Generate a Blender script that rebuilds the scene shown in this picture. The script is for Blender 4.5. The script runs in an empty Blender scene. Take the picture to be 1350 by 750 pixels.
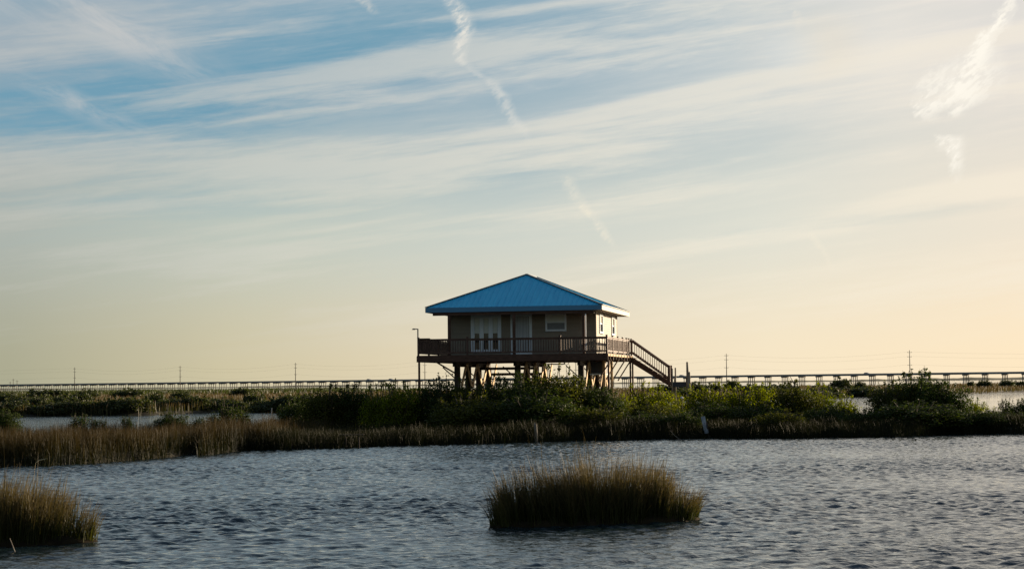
import bpy, math, random
import numpy as np
from mathutils import Matrix, Vector

rnd = random.Random(7)
NR = np.random.RandomState
SC = bpy.context.scene
COL = SC.collection

# ------------------------------------------------------------------ camera
F, CX, CY, HC = 2400.0, 675.0, 375.0, 2.8
PITCH, ROLL = math.atan(130.6 / F), math.radians(0.586)
CAMR = Matrix.Rotation(math.pi / 2 + PITCH, 3, 'X') @ Matrix.Rotation(-ROLL, 3, 'Z')

def ray(x, y):
    return CAMR @ Vector(((x - CX) / F, -(y - CY) / F, -1.0))

def at(x, y, Y):
    """world point at distance Y that the measured photo position corresponds to"""
    r = ray(x, y)
    return Vector((r.x / r.y * Y, Y, HC + r.z / r.y * Y))

def on_level(x, y, z=0.0):
    r = ray(x, y)
    s = (z - HC) / r.z
    return Vector((r.x * s, r.y * s, z))

cam = bpy.data.cameras.new('camera')
cam.sensor_width = 36.0
cam.lens = 36.0 * F / 1350.0
cam.clip_start = 0.5
cam.clip_end = 30000
cam_o = bpy.data.objects.new('camera', cam)
COL.objects.link(cam_o)
cam_o.matrix_world = Matrix.Translation((0, 0, HC)) @ CAMR.to_4x4()
SC.camera = cam_o

# ------------------------------------------------------------------ objects
def tag(o, label=None, cat=None, group=None, kind=None):
    if label: o['label'] = label
    if cat: o['category'] = cat
    if group: o['group'] = group
    if kind: o['kind'] = kind
    return o

def empty(name, loc=(0, 0, 0), rz=0.0):
    o = bpy.data.objects.new(name, None)
    COL.objects.link(o)
    o.location = loc
    o.rotation_euler = (0, 0, rz)
    o.empty_display_size = 0.3
    return o

def link(name, me, mat, parent=None):
    o = bpy.data.objects.new(name, me)
    COL.objects.link(o)
    if mat is not None and len(me.materials) == 0:
        me.materials.append(mat)
    if parent is not None:
        o.parent = parent
    return o

def copy_tree(o, parent=None):
    c = o.copy()
    COL.objects.link(c)
    c.parent = parent
    for ch in list(o.children):
        copy_tree(ch, c)
    return c

def np_mesh(name, V, Fq=None, Ft=None, attrs=None, smooth=False):
    """mesh from numpy arrays: V (n,3), quads (m,4), tris (k,3), float point attributes"""
    me = bpy.data.meshes.new(name)
    V = np.asarray(V, dtype=np.float32)
    loops, starts, tot = [], [], 0
    if Fq is not None and len(Fq):
        Fq = np.asarray(Fq, dtype=np.int32)
        loops.append(Fq.ravel()); starts.append(np.arange(len(Fq)) * 4); tot += len(Fq) * 4
    if Ft is not None and len(Ft):
        Ft = np.asarray(Ft, dtype=np.int32)
        loops.append(Ft.ravel()); starts.append(tot + np.arange(len(Ft)) * 3)
    L = np.concatenate(loops).astype(np.int32)
    S = np.concatenate(starts).astype(np.int32)
    me.vertices.add(len(V)); me.vertices.foreach_set('co', V.ravel())
    me.loops.add(len(L)); me.loops.foreach_set('vertex_index', L)
    me.polygons.add(len(S)); me.polygons.foreach_set('loop_start', S)
    if smooth:
        me.polygons.foreach_set('use_smooth', np.ones(len(S), dtype=bool))
    for k, a in (attrs or {}).items():
        at_ = me.attributes.new(k, 'FLOAT', 'POINT')
        at_.data.foreach_set('value', np.asarray(a, dtype=np.float32))
    me.update(calc_edges=True)
    me.validate()
    return me

class MB:
    """collects boxes, beams and tubes; build() links them as ONE mesh object"""
    def __init__(s): s.v = []; s.f = []
    def add(s, vs, fs):
        b = len(s.v)
        s.v += [tuple(v) for v in vs]
        s.f += [tuple(i + b for i in f) for f in fs]
        return s
    def box(s, a, b):
        x0, y0, z0 = a; x1, y1, z1 = b
        if x0 > x1: x0, x1 = x1, x0
        if y0 > y1: y0, y1 = y1, y0
        if z0 > z1: z0, z1 = z1, z0
        return s.add([(x0, y0, z0), (x1, y0, z0), (x1, y1, z0), (x0, y1, z0), (x0, y0, z1), (x1, y0, z1), (x1, y1, z1), (x0, y1, z1)],
                     [(3, 2, 1, 0), (4, 5, 6, 7), (0, 1, 5, 4), (1, 2, 6, 5), (2, 3, 7, 6), (3, 0, 4, 7)])
    def beam(s, p, q, w, h, up=(0, 0, 1)):
        p = Vector(p); q = Vector(q); d = (q - p).normalized(); up = Vector(up)
        if abs(d.dot(up)) > 0.98: up = Vector((0, 1, 0))
        a = d.cross(up).normalized() * (w / 2); b = a.cross(d).normalized() * (h / 2)
        vs = [c + e * a + g * b for c in (p, q) for e, g in ((-1, -1), (1, -1), (1, 1), (-1, 1))]
        return s.add(vs, [(0, 1, 2, 3), (7, 6, 5, 4), (4, 5, 1, 0), (5, 6, 2, 1), (6, 7, 3, 2), (7, 4, 0, 3)])
    def tube(s, pts, rad, n=8, cap=True):
        pts = [Vector(p) for p in pts]
        if not hasattr(rad, '__len__'): rad = [rad] * len(pts)
        b = len(s.v); vs = []
        for i, p in enumerate(pts):
            d = (pts[min(i + 1, len(pts) - 1)] - pts[max(i - 1, 0)]).normalized()
            a = d.cross(Vector((0, 0, 1)) if abs(d.z) < 0.9 else Vector((0, 1, 0))).normalized()
            c = d.cross(a).normalized()
            for k in range(n):
                t = 2 * math.pi * k / n
                vs.append(p + (a * math.cos(t) + c * math.sin(t)) * rad[i])
        fs = []
        for i in range(len(pts) - 1):
            for k in range(n):
                k2 = (k + 1) % n
                fs.append((i * n + k, i * n + k2, (i + 1) * n + k2, (i + 1) * n + k))
        if cap:
            fs.append(tuple(range(n))[::-1])
            fs.append(tuple((len(pts) - 1) * n + k for k in range(n)))
        return s.add(vs, fs)
    def build(s, name, mat, parent=None, smooth=False, bevel=0.0):
        me = bpy.data.meshes.new(name)
        me.from_pydata(s.v, [], s.f)
        me.update()
        if smooth:
            for p in me.polygons: p.use_smooth = True
        o = link(name, me, mat, parent)
        if bevel:
            m = o.modifiers.new('edge', 'BEVEL'); m.width = bevel; m.segments = 2; m.limit_method = 'ANGLE'
        return o

# ------------------------------------------------------------------ materials
def new_mat(name):
    m = bpy.data.materials.new(name); m.use_nodes = True
    nt = m.node_tree; nt.nodes.clear()
    out = nt.nodes.new('ShaderNodeOutputMaterial')
    return m, nt, out

def surf(name, col, col2=None, rough=0.7, scale=(4, 4, 4), detail=6, bump=0.0, bscale=None, metal=0.0, spec=0.3, contrast=(0.35, 0.65)):
    """principled surface whose colour wanders between two values with object-space noise"""
    m, nt, out = new_mat(name)
    p = nt.nodes.new('ShaderNodeBsdfPrincipled')
    p.inputs['Roughness'].default_value = rough
    p.inputs['Metallic'].default_value = metal
    p.inputs['Specular IOR Level'].default_value = spec
    tc = nt.nodes.new('ShaderNodeTexCoord')
    mp = nt.nodes.new('ShaderNodeMapping'); mp.inputs['Scale'].default_value = scale
    nt.links.new(tc.outputs['Object'], mp.inputs['Vector'])
    nz = nt.nodes.new('ShaderNodeTexNoise'); nz.inputs['Scale'].default_value = 1.0; nz.inputs['Detail'].default_value = detail
    nt.links.new(mp.outputs[0], nz.inputs['Vector'])
    cr = nt.nodes.new('ShaderNodeValToRGB')
    cr.color_ramp.elements[0].position = contrast[0]; cr.color_ramp.elements[1].position = contrast[1]
    cr.color_ramp.elements[0].color = (*col, 1); cr.color_ramp.elements[1].color = (*(col2 or col), 1)
    nt.links.new(nz.outputs['Fac'], cr.inputs['Fac'])
    nt.links.new(cr.outputs['Color'], p.inputs['Base Color'])
    if bump:
        b = nt.nodes.new('ShaderNodeBump'); b.inputs['Strength'].default_value = 0.6; b.inputs['Distance'].default_value = bump
        nt.links.new(nz.outputs['Fac'], b.inputs['Height']); nt.links.new(b.outputs[0], p.inputs['Normal'])
    nt.links.new(p.outputs[0], out.inputs[0])
    return m

def leaf_mat(name, lo, hi, tip=None, trans=0.45, rough=0.6, spec=0.25):
    """thin leaf: diffuse + translucent; attribute 'tone' varies it leaf by leaf, 'along' runs base to tip"""
    m, nt, out = new_mat(name)
    a = nt.nodes.new('ShaderNodeAttribute'); a.attribute_name = 'tone'
    cr = nt.nodes.new('ShaderNodeValToRGB')
    cr.color_ramp.elements[0].color = (*lo, 1); cr.color_ramp.elements[1].color = (*hi, 1)
    nt.links.new(a.outputs['Fac'], cr.inputs['Fac'])
    colr = cr.outputs['Color']
    if tip is not None:
        b = nt.nodes.new('ShaderNodeAttribute'); b.attribute_name = 'along'
        r2 = nt.nodes.new('ShaderNodeMapRange'); r2.inputs[1].default_value = 0.35; r2.inputs[2].default_value = 0.85
        nt.links.new(b.outputs['Fac'], r2.inputs[0])
        mx = nt.nodes.new('ShaderNodeMix'); mx.data_type = 'RGBA'
        nt.links.new(r2.outputs[0], mx.inputs[0]); nt.links.new(colr, mx.inputs[6]); mx.inputs[7].default_value = (*tip, 1)
        colr = mx.outputs[2]
    p = nt.nodes.new('ShaderNodeBsdfPrincipled'); p.inputs['Roughness'].default_value = rough
    p.inputs['Specular IOR Level'].default_value = spec
    t = nt.nodes.new('ShaderNodeBsdfTranslucent')
    nt.links.new(colr, p.inputs['Base Color'])
    hs = nt.nodes.new('ShaderNodeHueSaturation'); hs.inputs['Value'].default_value = 1.25; hs.inputs['Saturation'].default_value = 1.15
    nt.links.new(colr, hs.inputs['Color']); nt.links.new(hs.outputs[0], t.inputs['Color'])
    ms = nt.nodes.new('ShaderNodeMixShader'); ms.inputs[0].default_value = trans
    nt.links.new(p.outputs[0], ms.inputs[1]); nt.links.new(t.outputs[0], ms.inputs[2])
    nt.links.new(ms.outputs[0], out.inputs[0])
    return m

M = {}
M['roof'] = surf('blue roof metal', (0.028, 0.42, 0.66), (0.042, 0.52, 0.76), 0.5, (3.2, 0.5, 0.5), spec=0.35, contrast=(0.3, 0.7))
M['roof_trim'] = surf('blue trim', (0.09, 0.26, 0.42), (0.10, 0.28, 0.45), 0.5, (1, 1, 3))
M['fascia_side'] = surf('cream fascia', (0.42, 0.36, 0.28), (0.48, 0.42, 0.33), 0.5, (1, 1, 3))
M['cap'] = surf('ridge cap metal', (0.06, 0.09, 0.11), (0.08, 0.11, 0.13), 0.45)
M['siding'] = surf('tan siding', (0.235, 0.205, 0.16), (0.28, 0.245, 0.19), 0.65, (0.6, 0.6, 6), bump=0.002)
M['soffit'] = surf('soffit', (0.30, 0.24, 0.17), (0.34, 0.28, 0.2), 0.7)
M['white'] = surf('white paint', (0.72, 0.80, 0.85), (0.77, 0.84, 0.88), 0.45, (2, 2, 2))
M['glass'] = surf('window glass', (0.02, 0.025, 0.03), (0.03, 0.033, 0.035), 0.06, spec=0.6)
M['grey_pane'] = surf('greyed window screen', (0.16, 0.18, 0.20), (0.2, 0.22, 0.24), 0.3)
M['blind'] = surf('pale blind', (0.62, 0.68, 0.64), (0.70, 0.75, 0.70), 0.8, (1, 1, 30))
M['curtain'] = surf('pale curtain', (0.46, 0.50, 0.53), (0.6, 0.64, 0.66), 0.85, (14, 14, 0.4))
M['wood'] = surf('stained deck wood', (0.065, 0.032, 0.02), (0.12, 0.062, 0.04), 0.7, (3, 3, 12), bump=0.003)
M['wood_rail'] = surf('brown rail wood', (0.075, 0.040, 0.028), (0.14, 0.075, 0.052), 0.5, (5, 5, 5), bump=0.002)
M['pile'] = surf('dark pile wood', (0.035, 0.025, 0.02), (0.075, 0.055, 0.042), 0.8, (8, 8, 1.2), bump=0.006)
M['brace'] = surf('sunlit brace timber', (0.48, 0.33, 0.17), (0.62, 0.44, 0.24), 0.7, (6, 6, 2), bump=0.002)  # pale golden colour carries the low sunlight on braces, posts and side rim
M['oldwood'] = surf('weathered grey wood', (0.17, 0.14, 0.11), (0.33, 0.29, 0.24), 0.85, (9, 9, 1.2), bump=0.006)
M['pale_wood'] = surf('bleached board', (0.20, 0.22, 0.24), (0.34, 0.36, 0.38), 0.8, (6, 6, 1.5), bump=0.004)
M['concrete'] = surf('bridge concrete', (0.26, 0.25, 0.23), (0.34, 0.325, 0.30), 0.85, (0.08, 0.08, 0.5))
M['steel'] = surf('grey steel', (0.10, 0.11, 0.12), (0.14, 0.15, 0.16), 0.5)
M['polewood'] = surf('utility pole wood', (0.10, 0.085, 0.07), (0.16, 0.135, 0.11), 0.85, (2, 2, 0.3))
M['dark_paint'] = surf('navy paint', (0.05, 0.06, 0.08), (0.07, 0.08, 0.10), 0.5)
M['mud'] = surf('dark marsh mud', (0.014, 0.011, 0.007), (0.03, 0.023, 0.013), 0.95, (3, 3, 3), bump=0.03, spec=0.05)
M['bark'] = surf('shrub bark', (0.07, 0.055, 0.04), (0.13, 0.105, 0.08), 0.85, (10, 10, 3))
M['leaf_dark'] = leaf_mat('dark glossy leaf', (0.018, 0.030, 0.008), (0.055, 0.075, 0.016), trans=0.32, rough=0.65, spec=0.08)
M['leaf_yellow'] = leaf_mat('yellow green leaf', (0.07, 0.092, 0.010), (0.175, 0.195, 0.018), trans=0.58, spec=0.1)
M['leaf_far'] = leaf_mat('far shrub leaf', (0.022, 0.032, 0.010), (0.070, 0.080, 0.020), trans=0.35)
M['reed'] = leaf_mat('marsh reed', (0.018, 0.026, 0.005), (0.055, 0.058, 0.012), (0.105, 0.080, 0.034), trans=0.32)
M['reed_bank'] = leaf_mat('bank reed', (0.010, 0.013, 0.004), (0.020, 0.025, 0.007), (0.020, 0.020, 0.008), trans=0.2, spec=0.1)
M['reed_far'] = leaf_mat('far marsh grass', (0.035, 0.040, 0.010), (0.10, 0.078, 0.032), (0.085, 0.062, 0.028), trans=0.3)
M['plume'] = surf('pale seed plume', (0.45, 0.36, 0.2), (0.55, 0.45, 0.28), 0.8)
M['van'] = surf('pale van paint', (0.25, 0.26, 0.28), (0.3, 0.31, 0.33), 0.3)
M['tyre'] = surf('tyre rubber', (0.02, 0.02, 0.02), (0.03, 0.03, 0.03), 0.8)
M['lamp_white'] = surf('white lamp cap', (0.75, 0.74, 0.7), (0.8, 0.79, 0.75), 0.4)

# ------------------------------------------------------------------ small node-expression helper
class X:
    nt = None
    def __init__(s, sock): s.s = sock
    @staticmethod
    def wrap(v): return v if isinstance(v, X) else v
    @staticmethod
    def op(o, *a, clamp=False):
        n = X.nt.nodes.new('ShaderNodeMath'); n.operation = o; n.use_clamp = clamp
        for i, v in enumerate(a):
            if isinstance(v, X): X.nt.links.new(v.s, n.inputs[i])
            else: n.inputs[i].default_value = v
        return X(n.outputs[0])
    def __add__(s, o): return X.op('ADD', s, o)
    __radd__ = __add__
    def __sub__(s, o): return X.op('SUBTRACT', s, o)
    def __rsub__(s, o): return X.op('SUBTRACT', o, s)
    def __mul__(s, o): return X.op('MULTIPLY', s, o)
    __rmul__ = __mul__
    def __truediv__(s, o): return X.op('DIVIDE', s, o)
    def clamp(s): return X.op('ADD', s, 0.0, clamp=True)
    def smooth(s, lo, hi):
        n = X.nt.nodes.new('ShaderNodeMapRange'); n.interpolation_type = 'SMOOTHSTEP'
        X.nt.links.new(s.s, n.inputs[0]); n.inputs[1].default_value = lo; n.inputs[2].default_value = hi
        return X(n.outputs[0])
def vec(x, y, z=0.0):
    n = X.nt.nodes.new('ShaderNodeCombineXYZ')
    for i, v in enumerate((x, y, z)):
        if isinstance(v, X): X.nt.links.new(v.s, n.inputs[i])
        else: n.inputs[i].default_value = v
    return X(n.outputs[0])
def noise(v, scale=1.0, detail=4.0, rough=0.55, dist=0.0):
    n = X.nt.nodes.new('ShaderNodeTexNoise'); X.nt.links.new(v.s, n.inputs['Vector'])
    n.inputs['Scale'].default_value = scale; n.inputs['Detail'].default_value = detail
    n.inputs['Roughness'].default_value = rough; n.inputs['Distortion'].default_value = dist
    return X(n.outputs[0])
def mixc(f, a, b):
    n = X.nt.nodes.new('ShaderNodeMix'); n.data_type = 'RGBA'; n.clamp_factor = True
    if isinstance(f, X): X.nt.links.new(f.s, n.inputs[0])
    else: n.inputs[0].default_value = f
    for i, v in ((6, a), (7, b)):
        if isinstance(v, X): X.nt.links.new(v.s, n.inputs[i])
        else: n.inputs[i].default_value = (*v, 1)
    return X(n.outputs[2])
def ramp(f, stops):
    n = X.nt.nodes.new('ShaderNodeValToRGB'); X.nt.links.new(f.s, n.inputs[0])
    e = n.color_ramp.elements
    while len(e) < len(stops): e.new(0.5)
    for el, (p, c) in zip(e, stops): el.position = p; el.color = (*c, 1)
    return X(n.outputs[0])
def lin(c): return tuple((v / 255 / 12.92) if v / 255 <= 0.04045 else ((v / 255 + 0.055) / 1.055) ** 2.4 for v in c)

# ------------------------------------------------------------------ sky, sun
EXPO = 1.0
SUN_AZ, SUN_EL = math.radians(50.0), math.radians(11.0)     # azimuth right of the view direction
WS = 0.1
w = bpy.data.worlds.new('World'); SC.world = w; w.use_nodes = True
nt = w.node_tree; nt.nodes.clear(); X.nt = nt
out = nt.nodes.new('ShaderNodeOutputWorld'); bg = nt.nodes.new('ShaderNodeBackground')
bg.inputs['Strength'].default_value = WS
sky = nt.nodes.new('ShaderNodeTexSky'); sky.sky_type = 'NISHITA'; sky.sun_disc = False
sky.sun_elevation = SUN_EL; sky.sun_rotation = SUN_AZ; sky.air_density = 1.0; sky.dust_density = 1.2; sky.ozone_density = 1.5
tc = nt.nodes.new('ShaderNodeTexCoord')
sx = nt.nodes.new('ShaderNodeSeparateXYZ'); nt.links.new(tc.outputs['Generated'], sx.inputs[0])
dx, dy, dz = (X(sx.outputs[i]) for i in range(3))
R2D = 180 / math.pi
az = X.op('ARCTAN2', dx, dy) * R2D
el = X.op('ARCSINE', dz) * R2D

def azel(x, y):
    r = ray(x, y).normalized()
    return math.degrees(math.atan2(r.x, r.y)), math.degrees(math.asin(r.z))

# thin cirrostratus veil: its brightness and warmth follow the distance from the low sun
def azr(stops):
    return ramp((az + 60.0) / 120.0, [((a + 60) / 120, lin(c)) for a, c in stops])
hor = azr([(-50, (150, 158, 150)), (-15.5, (172, 170, 144)), (-9, (206, 196, 163)), (0, (234, 218, 187)), (8, (247, 230, 198)), (15.5, (254, 232, 196)), (34, (255, 238, 205))])
mid = azr([(-50, (150, 165, 172)), (-15.5, (176, 181, 172)), (-8, (196, 202, 190)), (0, (212, 214, 203)), (8, (228, 226, 212)), (15.5, (241, 230, 211)), (34, (255, 240, 215))])
top = azr([(-50, (140, 155, 170)), (-15.5, (162, 175, 184)), (-8, (165, 180, 190)), (0, (176, 190, 198)), (7, (206, 211, 210)), (12, (233, 228, 219)), (15.5, (232, 226, 218)), (34, (250, 240, 225))])
veil = mixc(el.smooth(0.3, 5.0), hor, mid)
veil = mixc(el.smooth(4.5, 10.5), veil, top)
# streaks run slightly up to the right
th = math.radians(7.0)
sa = az * math.cos(th) + el * math.sin(th)
sb = el * math.cos(th) - az * math.sin(th)
st1 = noise(vec(sa * 0.055, sb * 0.62, 3.1), 1.0, 5, 0.55, 0.35)
st2 = noise(vec(sa * 0.16, sb * 2.1, 8.4), 1.0, 6, 0.6, 0.5)
fine = noise(vec(sa * 0.9, sb * 5.0, 1.7), 1.0, 7, 0.65, 0.6)
streak = (st1 * 0.68 + st2 * 0.24 + fine * 0.08)

def blob(x, y, rx, ry, rot=0.0, soft=1.0):
    """soft elliptical patch of sky (centre and radii in degrees)"""
    a0, e0 = azel(x, y); rx = rx / F * R2D; ry = ry / F * R2D
    c, s_ = math.cos(rot), math.sin(rot)
    u = ((az - a0) * c + (el - e0) * s_) / rx
    v = ((el - e0) * c - (az - a0) * s_) / ry
    d = X.op('SQRT', u * u + v * v) + (fine - 0.5) * 0.5 + (st2 - 0.5) * 0.7
    return 1.0 - d.smooth(0.02, 1.5 * soft)

blue_amt = (blob(90, 150, 240, 55, 0.0) * 1.0 + blob(350, 80, 250, 75, 0.15) * 0.75 + blob(640, 40, 330, 80, 0.1) * 0.5
            + blob(430, 235, 250, 25, 0.05) * 0.28 + blob(900, 210, 330, 30, 0.1) * 0.16 + blob(200, 270, 200, 16, 0.0) * 0.3
            + blob(1150, 288, 200, 9, 0.09) * 0.25)
high = el.smooth(14.0, 52.0)
blue_amt = (blue_amt * (1.2 - streak * 0.6) * 0.72 + (0.55 - streak).smooth(-0.04, 0.16) * 0.36 * el.smooth(2.0, 8.0) * (1.0 - az.smooth(-2.0, 12.0) * 0.7)).clamp()
blue_col = mixc(el.smooth(2.0, 9.0), lin((160, 190, 195)), lin((114, 158, 180)))
skyc = mixc(blue_amt, veil, blue_col)
# brighter streak crests
crest = (streak - 0.47).smooth(0.0, 0.15) * 0.40
skyc = mixc(crest * el.smooth(0.5, 3.0) * (1.0 - el.smooth(14.0, 30.0)), skyc, mixc(az.smooth(-14.0, 6.0), lin((205, 205, 198)), lin((248, 238, 218))))
# feathery cirrus patches, upper left
feather = noise(vec((az * 0.93 - el * 0.37) * 0.42, (el * 0.93 + az * 0.37) * 1.5, 5.0), 1.0, 8, 0.62, 0.5)
fm = (blob(170, 45, 125, 32, -0.42) * 0.85 + blob(95, 135, 100, 14, -0.40) * 0.8 + blob(40, 15, 160, 30, -0.2) * 0.4) * feather.smooth(0.30, 0.66)
skyc = mixc(fm.clamp() * 0.85, skyc, lin((196, 198, 198)))

def trail(pts, col, warp=0.35, gain=1.0):
    """old broken contrail: centre, half-width and strength given along elevation"""
    P = sorted([(azel(x, y)[1], azel(x, y)[0], wd / F * R2D, s_) for x, y, wd, s_ in pts])
    e0, e1 = P[0][0], P[-1][0]
    t = ((el - e0) / (e1 - e0)).clamp()
    r = ramp(t, [((e - e0) / (e1 - e0), ((a + 20) / 40, wd, s_)) for e, a, wd, s_ in P])
    sp = nt.nodes.new('ShaderNodeSeparateColor'); nt.links.new(r.s, sp.inputs[0])
    cen, wd, st = (X(sp.outputs[i]) for i in range(3))
    n1 = noise(vec(az * 1.7, el * 1.7, 2.2), 1.0, 6, 0.65)
    n2 = noise(vec((az * 0.8 + el * 0.6) * 3.0, (el * 0.8 - az * 0.6) * 8.0, 9.2), 0.7, 5, 0.58)
    d = (az - (cen * 40.0 - 20.0) + (n1 - 0.5) * warp * 0.9 + (n2 - 0.5) * warp * 0.9) / (wd * 1.18)
    g = 1.0 - X.op('ABSOLUTE', d).smooth(0.0, 1.3)
    rng = (el - e0).smooth(-0.02, 0.10) * (1.0 - (el - e1).smooth(-0.05, 0.05))
    m = g * st * rng * (0.12 + n2.smooth(0.41, 0.58) * 0.55 + n1.smooth(0.35, 0.6) * 0.3 + (gain - 1.0) * 0.25) * gain
    return m.clamp(), col
warm_w = lin((255, 249, 236)); cool_w = lin((228, 222, 210))
T = [
    trail([(592, -6, 10, 0.6), (600, 8, 14, 0.75), (612, 24, 11, 1.0), (613, 42, 13, 1.0), (606, 62, 10, 0.95), (607, 80, 8, 0.6), (622, 92, 7, 0.22), (645, 106, 8, 0.35), (662, 125, 10, 0.55), (672, 150, 9, 0.5), (690, 172, 10, 0.3), (699, 190, 6, 0.0)], lin((232, 228, 218))),
    trail([(476, -4, 9, 0.55), (488, 12, 8, 0.4), (498, 22, 6, 0.0)], cool_w),
    trail([(748, 232, 9, 0.25), (760, 262, 10, 0.45), (778, 282, 8, 0.6), (792, 300, 7, 0.7), (804, 318, 6, 0.4), (812, 332, 5, 0.0)], lin((243, 234, 214))),
    trail([(1336, -4, 9, 0.6), (1325, 20, 10, 0.9), (1304, 48, 14, 1.0), (1287, 80, 16, 1.0), (1270, 110, 22, 1.0), (1252, 130, 30, 0.85), (1222, 150, 14, 0.6), (1230, 163, 6, 0.0)], warm_w, 0.7, 1.25),
    trail([(1262, 70, 10, 0.0), (1248, 95, 24, 0.5), (1232, 115, 24, 0.6), (1222, 140, 14, 0.7), (1216, 152, 8, 0.3), (1214, 158, 5, 0.0)], warm_w, 0.9, 1.2),
    trail([(1292, 60, 26, 0.3), (1300, 95, 26, 0.55), (1285, 125, 30, 0.6), (1262, 148, 10, 0.7), (1258, 158, 5, 0.0)], warm_w, 0.7, 1.3),
    trail([(1254, 176, 14, 0.0), (1255, 184, 15, 0.9), (1259, 205, 10, 0.85), (1262, 225, 7, 0.5), (1262, 245, 5, 0.0)], warm_w, 0.45, 1.2),
    trail([(1236, 176, 6, 0.0), (1237, 182, 8, 0.8), (1238, 192, 6, 0.5), (1241, 204, 4, 0.0)], warm_w, 0.45, 1.2),
    trail([(1042, 10, 5, 0.0), (1050, 16, 6, 0.5), (1053, 28, 5, 0.4), (1055, 44, 4, 0.0)], lin((236, 229, 216))),
    trail([(1062, 296, 5, 0.0), (1076, 315, 5, 0.3), (1090, 340, 5, 0.35), (1100, 360, 4, 0.0)], lin((248, 238, 216))),
]
for m_, c_ in T: skyc = mixc(m_, skyc, c_)
# faint parhelion 22 degrees beside the sun
skyc = mixc(blob(1085, 60, 34, 30, 0, 1.4) * 0.28, skyc, lin((242, 226, 198)))
skyc = mixc(blob(1050, 68, 30, 22, 0, 1.4) * 0.22, skyc, lin((218, 228, 232)))
# scale to the background strength, and hand over to the clear physical sky higher up
sc_ = nt.nodes.new('ShaderNodeVectorMath'); sc_.operation = 'SCALE'; nt.links.new(skyc.s, sc_.inputs[0]); sc_.inputs['Scale'].default_value = 2.0 ** -EXPO / WS
low = X(sc_.outputs[0])
behind = X.op('ABSOLUTE', az).smooth(40.0, 100.0)
hand = (1.0 - (1.0 - high) * (1.0 - behind * 0.8)).clamp()
front = 1.0 - X.op('ABSOLUTE', az - 15.0).smooth(45.0, 120.0)
zen = el.smooth(25.0, 75.0)
dim = 0.36 + 0.35 * front * (1.0 - zen) + 0.72 * zen          # the sky away from the low sun is darker near the ground
n_ = nt.nodes.new('ShaderNodeVectorMath'); n_.operation = 'SCALE'; nt.links.new(sky.outputs[0], n_.inputs[0]); nt.links.new(dim.s, n_.inputs['Scale'])
final = mixc(hand, low, X(n_.outputs[0]))
nt.links.new(final.s, bg.inputs['Color']); nt.links.new(bg.outputs[0], out.inputs['Surface'])

sun = bpy.data.lights.new('sun', 'SUN'); sun.energy = 5.0; sun.angle = math.radians(0.6); sun.color = (1.0, 0.80, 0.56)
so = bpy.data.objects.new('sun', sun); COL.objects.link(so)
sd = Vector((math.sin(SUN_AZ) * math.cos(SUN_EL), math.cos(SUN_AZ) * math.cos(SUN_EL), math.sin(SUN_EL)))
so.rotation_euler = (-sd).to_track_quat('-Z', 'Y').to_euler(); so.location = sd * 50

# ------------------------------------------------------------------ shorelines (distance as a function of x)
def shore(pts, z=0.0):
    P = sorted([(p.x, p.y) for p in (on_level(x, y, z) for x, y in pts)])
    xs = np.array([p[0] for p in P]); ys = np.array([p[1] for p in P])
    return lambda x: np.interp(x, xs, ys)
front0 = shore([(-160, 624), (0, 616), (60, 614), (130, 610), (200, 605), (262, 601), (272, 597), (330, 594), (400, 592), (480, 589.5), (560, 587), (640, 584.5), (700, 583), (780, 580.5), (850, 579), (930, 578), (1010, 577.5), (1100, 577), (1180, 575.5), (1230, 573), (1290, 572), (1350, 571), (1500, 568)])
def wob(x, a, s, ph=0.0): return a * (np.sin(x * s + ph) + 0.6 * np.sin(x * s * 2.3 + 1 + ph) + 0.35 * np.sin(x * s * 5.1 + ph * 2))
def y_front(x): return front0(x) + wob(x, 0.35, 0.9)
def y_chan_near(x): return np.interp(x, [-200, -17, -11, -6, 11, 15, 21, 200], [98, 98, 114, 124, 124, 114, 108, 108]) + wob(x, 1.2, 0.31)
back0 = shore([(-300, 551), (0, 549.5), (100, 548), (200, 546.5), (320, 542.5), (400, 542.5), (560, 538), (700, 534), (900, 528), (1060, 524), (1200, 521.5), (1235, 520.5), (1330, 517.2), (1500, 514)])
def y_chan_far(x): return back0(x) + wob(x, 3.0, 0.07)
def y_mid_far(x):
    return np.interp(x, [-3000, -420, -120, -60, 80, 200, 400, 900, 3000], [1500, 1500, 1300, 800, 760, 860, 1000, 1000, 1000]) + wob(x, 14, 0.02)

def axis(lo, hi, step, far, grow=1.12):
    a = list(np.arange(lo, hi, step)); s = step
    while a[-1] < far: s *= grow; a.append(a[-1] + s)
    return a
def sym(half, step, far, grow=1.12):
    r = axis(0, half, step, far, grow); return np.array([-v for v in r[:0:-1]] + r)
def grid_mesh(name, xs, ys, zf, attrs=None):
    XX, YY = np.meshgrid(xs, ys)
    ZZ = zf(XX, YY)
    V = np.stack([XX.ravel(), YY.ravel(), ZZ.ravel()], 1)
    n, m_ = len(xs), len(ys)
    i = np.arange(n - 1)[None, :] + np.arange(m_ - 1)[:, None] * n
    i = i.ravel()
    return np_mesh(name, V, np.stack([i, i + 1, i + 1 + n, i + n], 1), smooth=True)

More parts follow.
